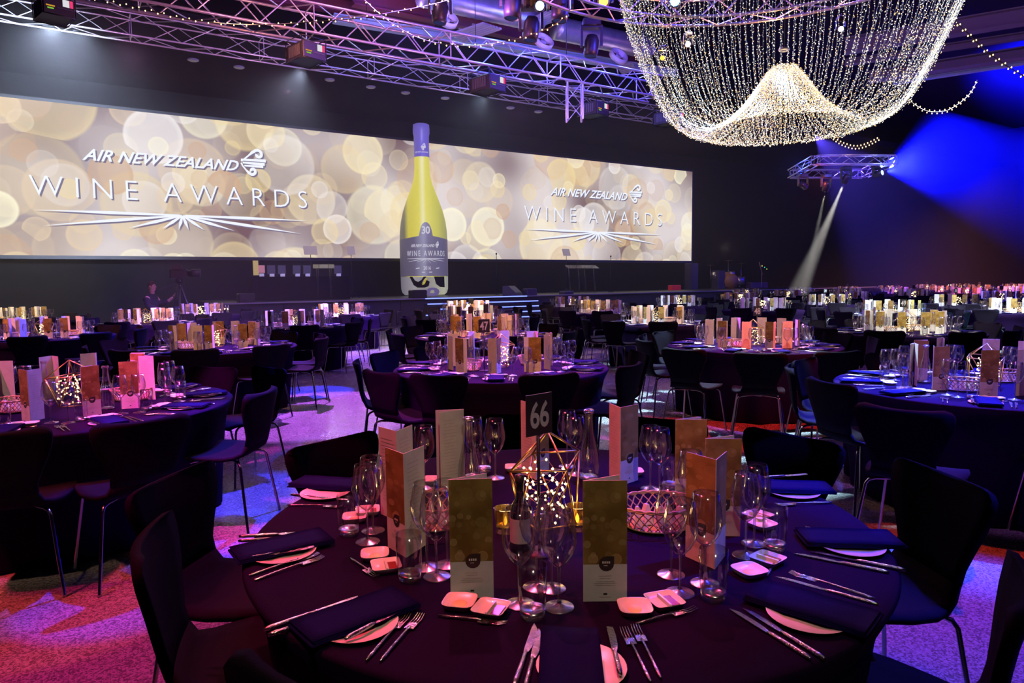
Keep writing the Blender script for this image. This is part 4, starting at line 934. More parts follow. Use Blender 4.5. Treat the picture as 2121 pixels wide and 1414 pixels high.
#@@PART2
# ------------------------------------------------------------------ trusses
def rotm(d, up=Vector((0, 0, 1))):
    x = d.normalized(); y = up.cross(x).normalized(); z = x.cross(y); return Matrix((x, y, z)).transposed()
CHD = MB().tube([(-.5, 0, 0), (.5, 0, 0)], 1, 8).mesh('truss_chord', ALU)
BRC = MB().tube([(-.5, 0, 0), (.5, 0, 0)], 1, 6).mesh('truss_brace', ALU)
def bar(nm, me, a, b, r, parent):
    d = b - a; M = Matrix.Translation((a + b) / 2) @ rotm(d, Vector((0, 0, 1)) if abs(d.normalized().z) < .95 else Vector((0, 1, 0))).to_4x4() @ Matrix.Diagonal((d.length, r, r, 1))
    return link(nm, me, parent, M=M)
def truss(A, B, sz, lab, nm='lighting_truss', bay=.55, r=.024, tri=False, joints=3.0, grp=None):
    A = Vector(A); B = Vector(B); d = B - A; L = d.length; R = rotm(d, Vector((0, 0, 1)) if abs(d.normalized().z) < .9 else Vector((0, 1, 0)))
    t = thing(nm, lab, 'truss', A, 0, grp); h = sz / 2
    C = [Vector((0, -h, h)), Vector((0, h, h)), Vector((0, h, -h)), Vector((0, -h, -h))]
    P = lambda x, c: R @ (c + Vector((x, 0, 0)))
    for c in C: bar('chord', CHD, P(0, c), P(L, c), r, t)
    n = max(2, int(L / bay)); s_ = L / n
    for f in range(4):
        c0, c1 = C[f], C[(f + 1) % 4]
        for i in range(n): bar('brace', BRC, P(i * s_, c0 if i % 2 else c1), P((i + 1) * s_, c1 if i % 2 else c0), r * .45, t)
    k = 0
    while k <= L + .01:
        for f in range(4): bar('cross_brace', BRC, P(min(k, L), C[f]), P(min(k, L), C[(f + 1) % 4]), r * .5, t)
        k += joints
    return t
# front truss parallel to the screen
CM = 14.0; A = WC(-200, -70, CM); zm = WC(1000, 116, CM).z; tA, tB = DD.dot(WC(150, 0, CM)) - 2, DD.dot(WC(1358, 200, CM))
truss(DN(tA, CM, zm), DN(tB, CM, zm), .56, 'long box truss lit pink and blue across the hall above the screen', r=.029)
CM2 = 19.0; zm2 = WC(1000, 178, CM2).z; tA2, tB2 = DD.dot(WC(-60, 30, CM2)), DD.dot(WC(1400, 240, CM2))
truss(DN(tA2, CM2, zm2), DN(tB2, CM2, zm2), .5, 'lower dim purple box truss behind the projectors', bay=.8, r=.022)
tv = DD.dot(WC(1190, 190, CM)); truss(DN(tv, CM, zm - .25), DN(tv, CM, WC(1190, 250, CM).z), .38, 'short vertical truss tower hanging below the front truss', 'truss_tower', bay=.4, joints=1.2)
for k in range(9):
    t = tA + 2 + k * 2.6
    if t > tB: break
    MB().tube([(0, 0, 0), (0, 0, H - zm - .28)], .008, 5).obj('hoist_chain', BLACKM, None, DN(t, CM, zm + .28)); o = bpy.context.scene.objects[-1]
for i, o in enumerate([o for o in COL.objects if o.name.startswith('hoist_chain')]): tag(o, f'{ordn[i]} thin hoist chain from the left holding the front truss', 'chain', 'hoist chains of the front truss')
# colour on the trusses comes from nearby truss lamps
def near(px, py, c, dz=0, dc=0, dt=0): P = WC(px, py, c); return P + Vector((0, 0, dz)) + NN * dc + DD * dt
for (px, py, c, col, p, dz, dc) in ((1040, 95, CM, (.02, .06, 1), 130, .75, -.5), (1310, 160, CM, (.03, .04, 1), 130, .7, -.5), (1130, 150, CM, (.1, .1, 1), 10, .1, -.6), (740, 60, CM, (.85, .35, .75), 50, 1.2, -1.8), (900, 130, CM, (.8, .32, .8), 50, -1.2, -1.8),
                                    (1190, 230, CM, (.6, .35, 1), 30, 0, -1.6), (560, 20, CM, (1, .3, .2), 22, -.9, -1.2), (500, 60, CM, (.9, .3, .5), 40, 0, -2.2), (250, 60, CM2, (.6, .25, .6), 50, -1.2, -2), (560, 120, CM2, (.8, .35, .7), 40, -1.2, -1.6),
                                    (800, 150, CM2, (.4, .2, 1), 40, 1, -1), (1000, 180, CM2, (.75, .4, .7), 30, -1.2, -2), (1280, 215, CM2, (.6, .35, .6), 25, -1, -2)):
    pt('truss_lamp', near(px, py, c, dz, dc), col, p * (4.5 if col[0] < .12 else 2.2), .06)
# ------------------------------------------------------------------ projectors
def projector(px, py, c, ds, beam=None, sc=1.0, scr_col=((.9, .9, .95), (1, .05, .2))):
    P = WC(px, py, c); t = thing('large_projector', f'large boxy hall projector {ds}', 'projector', P, ang + .25); t.scale = (sc,) * 3
    MB().bbox((0, 0, 0), (.82, 1.05, .5), .03).obj('housing', mat('projector_black', (.03, .03, .034), .5), t)
    MB().lathe([(0, 0), (.11, 0), (.12, .03), (.12, .16), (.10, .17), (.09, .10), (0, .09)], 20).obj('lens', BLACKP, t).matrix_local = Matrix.Translation((0, .52, .02)) @ Matrix.Rotation(radians(-90), 4, 'X')
    g = MB()
    for k in range(7): g.box((-.425, -.3 + k * .1, .0), (.02, .05, .34))
    g.obj('side_vent', mat('vent_grey', (.12, .12, .13), .6), t)
    MB().box((.18, -.535, .10), (.17, .01, .20)).obj('status_screen', emis('status_white' + str(scr_col[0][0]), scr_col[0], .8), t)
    MB().box((.32, -.535, .10), (.08, .01, .20)).obj('status_bar', emis('status_red', scr_col[1], .9), t)
    MB().box((-.22, -.535, -.05), (.22, .01, .035)).obj('amber_display', emis('status_amber', (1, .5, .05), .6), t)
    MB().box((-.22, -.535, -.12), (.16, .01, .035)).obj('green_display', emis('status_green', (.4, 1, .1), .55), t)
    MB().box((.15, -.535, -.07), (.4, .01, .02)).obj('connector_strip', mat('vent_grey'), t)
    f = MB()
    for a in (-.43, .43):
        for b in (-.5, .5): f.tube([(a, b, -.27), (a, b, .40)], .016, 6)
        f.tube([(a, -.5, .40), (a, .5, .40)], .016, 6); f.tube([(a, -.5, -.27), (a, .5, -.27)], .016, 6)
    for b in (-.5, .5): f.tube([(-.43, b, .40), (.43, b, .40)], .016, 6); f.tube([(-.43, b, -.27), (.43, b, -.27)], .016, 6)
    f.obj('hanging_frame', BLACKM, t)
    return P
projector(112, 22, CM - .9, 'at the top left corner with hazy beam', sc=.52)
projector(634, 112, CM - .3, 'under the front truss below the fairy lights', sc=.60)
projector(1010, 176, CM - .1, 'under the blue-lit stretch of the front truss', sc=.64)
projector(1228, 228, CM + .3, 'beside the short vertical truss tower', sc=.62, scr_col=((.75, .95, 1), (1, .4, .35)))
projector(1384, 246, CM + 1.6, 'lit blue beside the chandelier', sc=.7, scr_col=((.5, .3, .9), (.9, .3, .2)))
# small round downlights under the soffit
dl = MB().lathe([(0, -.02), (.13, -.02), (.17, 0), (.17, .03), (0, .03)], 16).mesh('round_downlight', mat('downlight_grey', (.42, .40, .42), .5))
for i, (px, py) in enumerate(((400, 125), (495, 140), (683, 166), (768, 181), (840, 193), (922, 204), (1057, 224), (1115, 232))):
    P = W(px, py, 8.56); tag(link('round_downlight', dl, None, P), f'{ordn[i]} unlit round downlight from the left under the dark soffit', 'downlight', 'round downlights in a row')
# ------------------------------------------------------------------ chandelier
CX, CYY = WY(1622, 200, 9.0).x, 9.0
ch = thing('net_chandelier', 'huge bowl-shaped chandelier of draped fairy light strings with peaked middle', 'chandelier', (CX, CYY, 0))
cp = [(2.06, 6.0), (2.08, 5.6), (2.04, 5.1), (1.88, 4.62), (1.66, 4.12), (1.42, 3.68), (1.20, 3.50), (.98, 3.44), (.76, 3.52), (.52, 3.72), (.34, 3.95), (.20, 4.14), (.13, 4.22)]
def cat(pts, n):
    out = []
    for i in range(n + 1):
        u = i / n * (len(pts) - 1); k = min(int(u), len(pts) - 2); f = u - k
        p = [pts[max(k - 1, 0)], pts[k], pts[k + 1], pts[min(k + 2, len(pts) - 1)]]
        out.append(tuple(.5 * (2 * p[1][j] + (-p[0][j] + p[2][j]) * f + (2 * p[0][j] - 5 * p[1][j] + 4 * p[2][j] - p[3][j]) * f * f + (-p[0][j] + 3 * p[1][j] - 3 * p[2][j] + p[3][j]) * f ** 3) for j in (0, 1)))
    return out
prof_c = cat(cp, 48)
NST = 150; rc = random.Random(3); bul = MB(); bulw = MB()
COLD = emis('chandelier_bulb_white', (1, .84, .62), 3.4); WRM = emis('chandelier_bulb_warm', (1, .60, .22), 2.8)
STRW = mat('clear_light_string', (.55, .60, .68), .4, emit=(.40, .58, .85), es=.3, sampling='NONE')  # bluish emission put into the wires for the glow of their bulbs
length = [0]
for a_, b_ in zip(prof_c, prof_c[1:]): length.append(length[-1] + sqrt((a_[0] - b_[0]) ** 2 + (a_[1] - b_[1]) ** 2))
def at_len(s_):
    for k in range(len(length) - 1):
        if length[k + 1] >= s_: f = (s_ - length[k]) / (length[k + 1] - length[k]); return prof_c[k][0] + (prof_c[k + 1][0] - prof_c[k][0]) * f, prof_c[k][1] + (prof_c[k + 1][1] - prof_c[k][1]) * f
    return prof_c[-1]
for k in range(NST):
    q = 2 * pi * (k + rc.uniform(-.25, .25)) / NST; ph = rc.uniform(0, .05); amp = rc.uniform(-.03, .03)
    w_ = MB()
    pts = [Vector(((r + amp * sin(pi * i / 48)) * cos(q), (r + amp * sin(pi * i / 48)) * sin(q), z - abs(amp))) for i, (r, z) in enumerate(prof_c[::2])]
    w_.tube(pts, .0017, 3, caps=False); w_.obj('light_string', STRW, ch)
    s_ = ph
    while s_ < length[-1]:
        r, z = at_len(s_); rr = r + amp * sin(pi * s_ / length[-1]) + rc.uniform(-.014, .014); p = Vector((rr * cos(q) + rc.uniform(-.012, .012), rr * sin(q) + rc.uniform(-.012, .012), z - abs(amp) + rc.uniform(-.014, .014)))
        warm = rc.random() < (.25 if s_ < length[-1] * .62 else .75 if s_ > length[-1] * .8 else .4)
        e = rc.uniform(.0036, .0062); b_ = bulw if warm else bul; d = Vector((rc.uniform(-1, 1), rc.uniform(-1, 1), rc.uniform(-1.5, .5))).normalized() * e * 1.7; n1 = d.orthogonal().normalized() * e * .8; n2 = d.normalized().cross(n1)
        b_.add([p + d, p - d, p + n1, p - .5 * n1 + .87 * n2, p - .5 * n1 - .87 * n2], [(0, 2, 3), (0, 3, 4), (0, 4, 2), (1, 3, 2), (1, 4, 3), (1, 2, 4)])
        s_ += .034 if s_ < length[-1] * .45 else .026
tag(bul.obj('white_bulbs', COLD, ch), kind='stuff'); tag(bulw.obj('warm_bulbs', WRM, ch), kind='stuff')
for z_, r_ in ((6.0, 2.18), (4.42, .05)): MB().tube([(r_ * cos(2 * pi * i / 48), r_ * sin(2 * pi * i / 48), z_) for i in range(48)], .02, 6, closed=True).obj('support_ring', ALU, ch)
MB().tube([(0, 0, 4.42), (0, 0, H)], .006, 5).obj('centre_cable', BLACKM, ch)
for (r, z, p) in ((0, 3.9, 8), (.9, 3.6, 4), (-.9, 3.6, 4)): pt('bulb_proxy_light', (CX + r, CYY, z), (1, .72, .42), p, .25)  # hidden point lights added as proxies for the bulbs
# round truss carrying the chandelier
rt = thing('round_truss', 'round truss lit blue and orange carrying the chandelier', 'truss', (CX - .25, CYY, 6.25)); RR, hh = 3.45, .22; NR = 48
ringp = lambda r_, z_, k: Vector((r_ * cos(2 * pi * k / NR), r_ * sin(2 * pi * k / NR), z_))
for r_, z_ in ((RR - hh, hh), (RR + hh, hh), (RR + hh, -hh), (RR - hh, -hh)): MB().tube([ringp(r_, z_, k) for k in range(NR)], .024, 7, closed=True).obj('chord', ALU, rt)
fcs = [(RR - hh, hh), (RR + hh, hh), (RR + hh, -hh), (RR - hh, -hh)]
for f in range(4):
    for k in range(NR):
        a_, b_ = fcs[f], fcs[(f + 1) % 4]; p, q = (a_, b_) if k % 2 else (b_, a_); bar('brace', BRC, ringp(p[0], p[1], k), ringp(q[0], q[1], k + 1), .012, rt)
for (dx, dy, z, col, p) in ((0, 4.2, 7.0, (.04, .05, 1), 200), (-1.6, 2.2, 6.9, (.05, .04, 1), 120), (-2.8, 1.8, 6.5, (1, .25, .04), 60), (-.5, 4.6, 5.6, (1, .2, .05), 40), (1.2, 3.6, 5.6, (.9, .3, .1), 30), (2.4, 3.6, 7, (.3, .1, 1), 60), (-3.8, 3.2, 6.2, (.6, .15, 1), 50), (-3.4, .8, 6.9, (1, .3, .05), 40)):
    pt('ring_lamp', (CX + dx, CYY + dy, z), col, p * 3, .06)
# ------------------------------------------------------------------ festoon fairy lights
FB = emis('festoon_bulb', (1, .66, .25), 5.0)
def festoon(pix, Y, n, ds, r=.010, wcol=(.08, .07, .07), double=False, blue=None):
    P3 = [WY(x, y, Y if not isinstance(Y, tuple) else Y[0] + (Y[1] - Y[0]) * i / (len(pix) - 1)) for i, (x, y) in enumerate(pix)]
    c2 = [];
    for i in range(len(P3) - 1):
        p = [P3[max(i - 1, 0)], P3[i], P3[i + 1], P3[min(i + 2, len(P3) - 1)]]
        for q in range(8): f = q / 8; c2.append(.5 * (2 * p[1] + (-p[0] + p[2]) * f + (2 * p[0] - 5 * p[1] + 4 * p[2] - p[3]) * f * f + (-p[0] + 3 * p[1] - 3 * p[2] + p[3]) * f ** 3))
    c2.append(P3[-1]); t = thing('festoon_light_string', f'drooping festoon light string {ds}', 'string lights', c2[0])
    MB().tube([p - c2[0] for p in c2], .007, 5).obj('cable', mat('festoon_cable', wcol, .5), t)
    rr = random.Random(n); L = [0]
    for a_, b_ in zip(c2, c2[1:]): L.append(L[-1] + (b_ - a_).length)
    bm = MB().lathe([(0, r * 1.5), (r * .9, r * .4), (r, -r * .3), (r * .5, -r * 1.1), (0, -r * 1.3)], 8).mesh('bulb', FB)
    for k in range(n):
        s_ = L[-1] * (k + .5) / n; j = max(i for i in range(len(L)) if L[i] <= s_); j = min(j, len(c2) - 2); f = (s_ - L[j]) / (L[j + 1] - L[j]); p = c2[j].lerp(c2[j + 1], f)
        link('bulb', bm, t, p - c2[0] + Vector((0, 0, (-1.8 if k % 2 else 1.5) * r * (1 if not double else 1.6))))
festoon([(150, -12), (240, 6), (310, 22), (380, 38), (470, 49), (560, 51), (650, 45), (740, 38), (820, 24), (900, 8), (960, -10)], 11.5, 62, 'across the front truss toward the top left')
festoon([(730, -30), (757, 2), (800, 40), (850, 71), (900, 88), (950, 94), (1000, 93), (1055, 85), (1100, 72), (1145, 54), (1178, 28)], 11.5, 42, 'crossing the other one before the ducts', .010)
festoon([(1975, 40), (2010, 75), (2045, 108), (2080, 133), (2121, 158), (2160, 175)], 9.5, 30, 'running off the chandelier toward the right edge', .009, double=True)
festoon([(1878, 204), (1900, 220), (1925, 231), (1960, 229), (1985, 215), (2003, 200), (2015, 185), (2024, 165)], 13, 34, 'hanging against the blue haze', .010, double=True)
festoon([(1722, 282), (1740, 295), (1765, 304), (1785, 303), (1805, 295), (1822, 286)], 14, 30, 'small one below the chandelier', .011, double=True)
# ------------------------------------------------------------------ ceiling services
GALV = mat('galvanised_steel', (.45, .46, .48), .35, .7, noise_col=(4, .3)); REDB = mat('maroon_beam', (.20, .03, .06), .6); CYB = mat('pale_steel_beam', (.35, .5, .55), .5)
def span(px0, py0, px1, py1, z): return W(px0, py0, z), W(px1, py1, z)
def duct(p, z, r, ds):
    A, B = span(*p, z); d = B - A; n = int(d.length / .12); m_ = MB(); R = rotm(d)
    m_.tube([A + d * (i / n) - A for i in range(n + 1)], [r * (1 + (.03 if i % 2 else 0)) for i in range(n + 1)], 18)
    tag(m_.obj('spiral_duct', GALV, None, A), f'ribbed galvanised round ceiling duct {ds}', 'duct')
duct((870, -14, 1120, 42), 9.3, .34, 'above the festoon lights'); duct((1150, 58, 1345, 100), 9.3, .34, 'near the chandelier')
def beam(p, z, w, h, mt, lab, nm='ceiling_beam'):
    A, B = span(*p, z); d = B - A; m_ = MB(); L = d.length
    m_.box((L / 2, 0, h / 2 - .02), (L, w, .04)); m_.box((L / 2, 0, -h / 2 + .02), (L, w, .04)); m_.box((L / 2, 0, 0), (L, .05, h - .08))
    o = m_.obj(nm, mt, None, A); o.rotation_euler = (0, -math.asin(d.z / L), atan2(d.y, d.x)); tag(o, lab, 'beam')
beam((730, -8, 1340, 125), 9.6, .3, .5, REDB, 'long maroon steel ceiling beam beside the ducts')
beam((690, 38, 1400, 152), 9.0, .28, .22, CYB, 'pale cyan-lit steel ceiling beam behind the fans')
beam((480, -20, 900, 40), 9.8, .3, .4, REDB, 'dim maroon ceiling beam above the upper festoon')
beam((1750, 96, 2200, 20), 9.4, .4, .5, mat('grey_beam', (.18, .15, .18), .7), 'upper grey ceiling beam at the top right'); beam((1750, 130, 2200, 62), 9.2, .3, .2, mat('grey_beam'), 'thin middle ceiling beam at the top right')
beam((1800, 160, 2200, 98), 8.8, .5, .35, mat('grey_beam'), 'lower grey ceiling beam at the top right'); beam((1850, 172, 2200, 118), 8.6, .2, .12, CYB, 'slim pale ceiling rail at the top right')
for i, (px, py) in enumerate(((925, 42), (1125, 88), (1280, 118))):
    P = W(px, py, 8.55); t = thing('round_ceiling_fan', f'pinkish round ceiling extractor fan, {ordn[i]} from the left', 'fan', P, ang, 'round ceiling fans')
    M = Matrix.Rotation(radians(55), 4, 'X')
    a_ = MB().lathe([(.27, -.05), (.30, -.05), (.30, .12), (.27, .12), (.27, -.05)], 24).obj('housing_ring', mat('fan_white', (.6, .5, .52), .5), t); a_.matrix_local = M
    b_ = MB().lathe([(0, -.02), (.09, -.02), (.09, .05), (0, .05)], 14).obj('hub', mat('fan_white'), t); b_.matrix_local = M
    bm = MB().add([(.08, -.02, 0), (.27, -.07, .03), (.27, .07, -.01), (.08, .03, 0)], [(0, 1, 2, 3)]).mesh('fan_blade', mat('fan_white'))
    for k in range(5): o = link('blade', bm, t); o.matrix_local = M @ Matrix.Rotation(k * 2 * pi / 5, 4, 'Z')
def louvre(p4, z, ds):
    c = sum((W(x, y, z) for x, y in p4), Vector()) / 4; A, B, C_, D_ = [W(x, y, z) for x, y in p4]; t = thing('slatted_acoustic_panel', f'slatted grey ceiling panel {ds}', 'panel', c)
    n = 6
    for k in range(n):
        f = (k + .5) / n; a = A.lerp(D_, f) - c; b = B.lerp(C_, f) - c; bar('slat', MB().box((0, 0, 0), (1, 2, 1)).mesh('slat', mat('louvre_grey', (.34, .32, .36), .6)), a, b, .05, t)
    for f in (.3, .7): bar('cross_rail', BRC, A.lerp(B, f) - c + Vector((0, 0, .06)), D_.lerp(C_, f) - c + Vector((0, 0, .06)), .03, t)
louvre([(930, 70), (1000, 47), (1040, 60), (962, 86)], 8.8, 'before the cyan-lit beam'); louvre([(1275, 135), (1310, 128), (1316, 145), (1290, 154)], 8.8, 'beside the chandelier'); louvre([(1085, 45), (1135, 22), (1180, 32), (1120, 54)], 9.2, 'between the two ducts')
for (px, py, z, col, p) in ((950, 60, 7.6, (.35, .65, 1), 70), (1250, 130, 7.4, (.4, .75, 1), 55), (1000, 40, 7.9, (.8, .3, 1), 60), (1230, 80, 7.9, (.8, .5, .9), 45), (780, 30, 8.2, (.3, .6, 1), 22)): 
    P = W(px, py, z); pt('ceiling_service_lamp', P, col, p, .1)
for (px, py, z, col, p) in ((2000, 130, 7.2, (.6, .25, .6), 60), (2080, 60, 7.6, (.7, .2, .4), 60)): P = W(px, py, z); pt('ceiling_service_lamp', P, col, p, .1)
# ------------------------------------------------------------------ moving heads
def mhead(P, tgt, ds, lens, es=8, sc=1.0, hang=True):
    t = thing('moving_head_light', f'black moving head stage light {ds}', 'stage light', P); t.scale = (sc,) * 3
    MB().bbox((0, 0, .42), (.34, .34, .14), .03).obj('base', BLACKP, t)
    y_ = MB();
    for s_ in (-1, 1): y_.box((s_ * .19, 0, .17), (.045, .12, .38))
    y_.box((0, 0, .345), (.42, .14, .05)); y_.obj('yoke', BLACKP, t)
    d = (Vector(tgt) - Vector(P)).normalized(); M = d.to_track_quat('-Z', 'Y').to_matrix().to_4x4()
    h = MB().lathe([(0, .20), (.10, .19), (.135, .10), (.14, -.12), (.12, -.20), (.115, -.20), (.10, -.185), (0, -.185)], 18).obj('head', BLACKP, t); h.matrix_local = M
    l = MB().lathe([(0, -.205), (.06, -.203), (.098, -.190)], 18).obj('lens', emis('lens_' + ds.replace(' ', '_')[:20], lens, es), t); l.matrix_local = M
    if hang: MB().tube([(0, 0, .49), (0, 0, .62)], .02, 6).obj('clamp', BLACKM, t)
TRH = []
for (px, py, Y, tx, ds, lens, es) in ((1711, 386, 28.2, (1668, 600), 'casting the left pale beam', (1, .95, .9), 6), (1752, 370, 28.4, (1655, 600), 'casting the broad pale beam', (1, .95, .9), 7), (1663, 384, 29, (1760, 480), 'at the left end with faint beam', (.8, .8, 1), 2.5)):
    P = WY(px, py, Y); T = WY(*tx, Y + 2); mhead(P, T, ds, lens, es); TRH.append((P, T))
spot('pale_beam_spotlight', TRH[0][0] + (TRH[0][1] - TRH[0][0]).normalized() * .3, TRH[0][1], (1, .95, .9), 60000, 7, .9, .04); spot('broad_pale_beam_spotlight', TRH[1][0] + (TRH[1][1] - TRH[1][0]).normalized() * .3, TRH[1][1], (1, .95, .9), 130000, 12, .9, .04)
for (px, py, ds) in ((1816, 345, 'blue one at the right truss corner, upper'), (1818, 360, 'blue one at the right truss corner, lower')):
    P = WY(px, py, 28.6); mhead(P, P + Vector((4, -6, 1.0)), ds, (.3, .5, 1), 8)
    spot('blue_beam_spotlight', P + Vector((.25, -.25, .05)), P + Vector((5, .5, 1.0)), (.002, .003, 1), 800000, 74, 1, .06)
for (px, py, Y, ds, lens, es) in ((1742, 60, 12.4, 'shining white through the chandelier', (.85, .93, 1), 60), (1425, 92, 13, 'small white one seen through the chandelier', (.85, .93, 1), 30), (1398, 2, 12, 'blue one at the round truss', (.1, .5, 1), 10), (1118, 12, 13, 'blue-white one above the festoon', (.4, .75, 1), 8),
                                  (1250, 2, 12, 'amber one at the round truss', (1, .6, .05), 5), (1372, 120, 13, 'orange pin spot through the chandelier', (1, .5, .02), 4)):
    P = WY(px, py, Y); mhead(P, (0, 0, 1.5), ds, lens, es, .8 if 4 < es < 20 else .42)
for (px, py, Y, ds) in ((1062, 12, 12.5, 'dark one high above the festoon'), (1100, 60, 13.5, 'dark one among the ducts'), (1160, 18, 12.5, 'orange-rimmed one at the top'), (1225, 95, 15, 'dark one above the truss tower'), (912, 25, 14, 'dark one left of the ducts')):
    mhead(WY(px, py, Y), WY(px - 20, py + 200, Y), ds, (.05, .05, .2), .5, 1.1)
# right-hand hanging truss square
z1 = 6.35
fa, fb = WY(1690, 331, 28), WY(1850, 331, 28); ga, gb = WY(1640, 360, 30.5), WY(1790, 360, 30.5)
for (a, b, ds) in ((fa, fb, 'front side of the square blue-lit truss by the far wall'), (ga, gb, 'rear side of the square blue-lit truss by the far wall'), (fa, ga, 'left side of the square blue-lit truss by the far wall'), (fb, gb, 'right side of the square blue-lit truss by the far wall')): truss(a, b, .34, ds, bay=.45, r=.026)
for (px, py, Y, col, p) in ((1760, 345, 27, (.1, .1, 1), 70), (1840, 350, 27.4, (.15, .2, 1), 60), (1700, 375, 28, (1, .15, .12), 22), (1650, 345, 29, (.05, .1, 1), 60), (1800, 300, 27, (.9, .5, .2), 12)): pt('truss_lamp', WY(px, py, Y), col, p, .06)
# ------------------------------------------------------------------ things on and by the stage
def onstage(px, py, c=23.6): 
    P = WC(px, py, c); return Vector((P.x, P.y, SZ)), (P - CP).y / FPX
def lectern(px, ds, c=23.6, rz=0):
    P, k = onstage(px, 600, c); t = thing('acrylic_lectern', f'clear acrylic lectern {ds}', 'lectern', P, rz)
    for s_ in (-1, 1):
        MB().tube([(s_ * .22, 0, .02), (s_ * .21, .02, .6), (s_ * .22, .06, 1.08)], .035, 8).obj('leg', ACRYL, t)
    MB().box((0, .02, .012), (.62, .45, .024)).obj('base', ACRYL, t); MB().box((0, .03, .55), (.42, .28, .02)).obj('shelf', ACRYL, t)
    o = MB().box((0, 0, 0), (.72, .48, .022)).obj('top', ACRYL, t); o.location = (0, .04, 1.16); o.rotation_euler = (.3, 0, 0)
    for s_ in (-.16, .16): MB().tube([(s_, .2, 1.14), (s_, .12, 1.3), (s_ * 1.4, -.02, 1.42)], .007, 5).obj('gooseneck_microphone', BLACKM, t)
LR = ang + pi * 0 - .3
lectern(672, 'standing left of the giant bottle', 23.6, LR); lectern(1190, 'left of the pair beside the steps', 23.6, LR); lectern(1222, 'right of the pair beside the steps', 23.6, LR)
pt('lectern_lamp', onstage(690, 560)[0] + Vector((0, -1.5, 2.0)), (.5, .55, 1), 30); pt('lectern_lamp', onstage(1215, 560)[0] + Vector((0, -1.5, 2.0)), (.5, .55, 1), 30)
def mic(px, py, c, ds):
    P = WC(px, 600, c); top = WC(px, py, c).z; tag(MB().tube([(0, 0, 0), (0, 0, top - SZ)], .012, 6).lathe([(0, 0), (.14, 0), (.14, .02), (.02, .03)], 12).lathe([(0, 0), (.03, .02), (.035, .07), (0, .1)], 8, c=(0, 0, top - SZ)).obj('microphone_stand', BLACKM, None, (P.x, P.y, SZ)), f'slim microphone stand {ds}', 'stand')
mic(1029, 528, 24.5, 'between the bottle and the lecterns'); mic(1265, 533, 24.5, 'right of the pair of lecterns')
def mstand(px, py, w, c, ds):
    P = WC(px, py, c); t = thing('music_stand', f'music stand with pale sheet {ds}', 'stand', (P.x, P.y, SZ), ang)
    h = P.z - SZ; MB().tube([(0, 0, 0), (0, 0, h)], .012, 6).obj('pole', BLACKM, t)
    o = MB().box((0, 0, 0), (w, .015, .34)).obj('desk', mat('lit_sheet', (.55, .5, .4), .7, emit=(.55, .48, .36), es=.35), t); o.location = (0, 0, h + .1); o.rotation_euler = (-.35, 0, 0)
    MB().tube([(-.3, 0, 0), (0, 0, .2), (.3, 0, 0)], .012, 5).obj('foot', BLACKM, t)
mstand(643, 524, .5, 25.5, 'left of the bottle, beyond the lectern'); mstand(727, 524, .3, 25.5, 'close left of the giant bottle'); mstand(1173, 527, .42, 25.5, 'above the pair of lecterns')
# trophies on a draped table
P0 = WC(530, 573, 24.5); P1 = WC(708, 575, 24.5); zt_ = P0.z; Mi = (P0 + P1) / 2; Lt = (P1 - P0).length + .4
tt = thing('trophy_table', 'long black-draped table carrying the row of award trophies', 'table', (Mi.x, Mi.y, SZ), ang)
MB().box((0, 0, (zt_ - SZ) / 2), (Lt, .5, zt_ - SZ)).obj('black_drape', DARKW, tt)
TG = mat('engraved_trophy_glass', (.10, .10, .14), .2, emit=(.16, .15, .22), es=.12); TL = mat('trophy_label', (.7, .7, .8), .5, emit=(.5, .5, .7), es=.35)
for i, (px, w) in enumerate(((538, 0), (562, 0), (584, 0), (615, 0), (636, 0), (700, 0))):
    P = WC(px, 573, 24.5); t = thing('award_trophy', f'{ordn[i]} small dark trophy from the left on the draped table' if i else 'gold and pink award package at the left end of the draped table', 'trophy', (P.x, P.y, zt_), ang, 'award trophies')
    if i: MB().box((0, 0, .24), (.26, .08, .30)).obj('plaque', TG, t); MB().box((.02, -.02, .05), (.14, .1, .10)).obj('base', TL, t)
    else:
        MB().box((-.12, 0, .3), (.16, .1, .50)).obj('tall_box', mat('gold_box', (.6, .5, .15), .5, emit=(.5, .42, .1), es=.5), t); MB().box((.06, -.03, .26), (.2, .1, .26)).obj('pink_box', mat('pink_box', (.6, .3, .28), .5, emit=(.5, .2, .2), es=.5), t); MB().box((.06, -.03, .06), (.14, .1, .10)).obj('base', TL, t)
# stage monitors and boxes
def blackbox(x0, y0, x1, y1, c, nm, ds, cat_='box', mt=BLACKP, d=.4, z=None):
    A = WC(x0, y1, c); B = WC(x1, y0, c); w = DD.dot(B - A); h = B.z - A.z; Mi = (A + B) / 2; z0 = SZ if z is None else z; h = B.z - z0
    o = MB().bbox((0, 0, h / 2), (w, d, h), .03).obj(nm, mt, None, (Mi.x, Mi.y, z0)); o.rotation_euler = (0, 0, ang); tag(o, ds, cat_)
blackbox(492, 607, 525, 622, SC + .4, 'stage_speaker', 'black speaker box on the stage edge left of the trophies', 'speaker'); blackbox(850, 600, 880, 613, SC + .4, 'stage_speaker', 'dark monitor box in front of the giant bottle', 'speaker')
blackbox(1087, 597, 1107, 611, SC + .5, 'stage_speaker', 'violet-lit box beside the wedge monitor', 'speaker', mat('grey_box', (.06, .05, .10), .6)); blackbox(1163, 602, 1183, 611, SC + .5, 'stage_speaker', 'low violet-lit box before the pair of lecterns', 'speaker', mat('grey_box'))
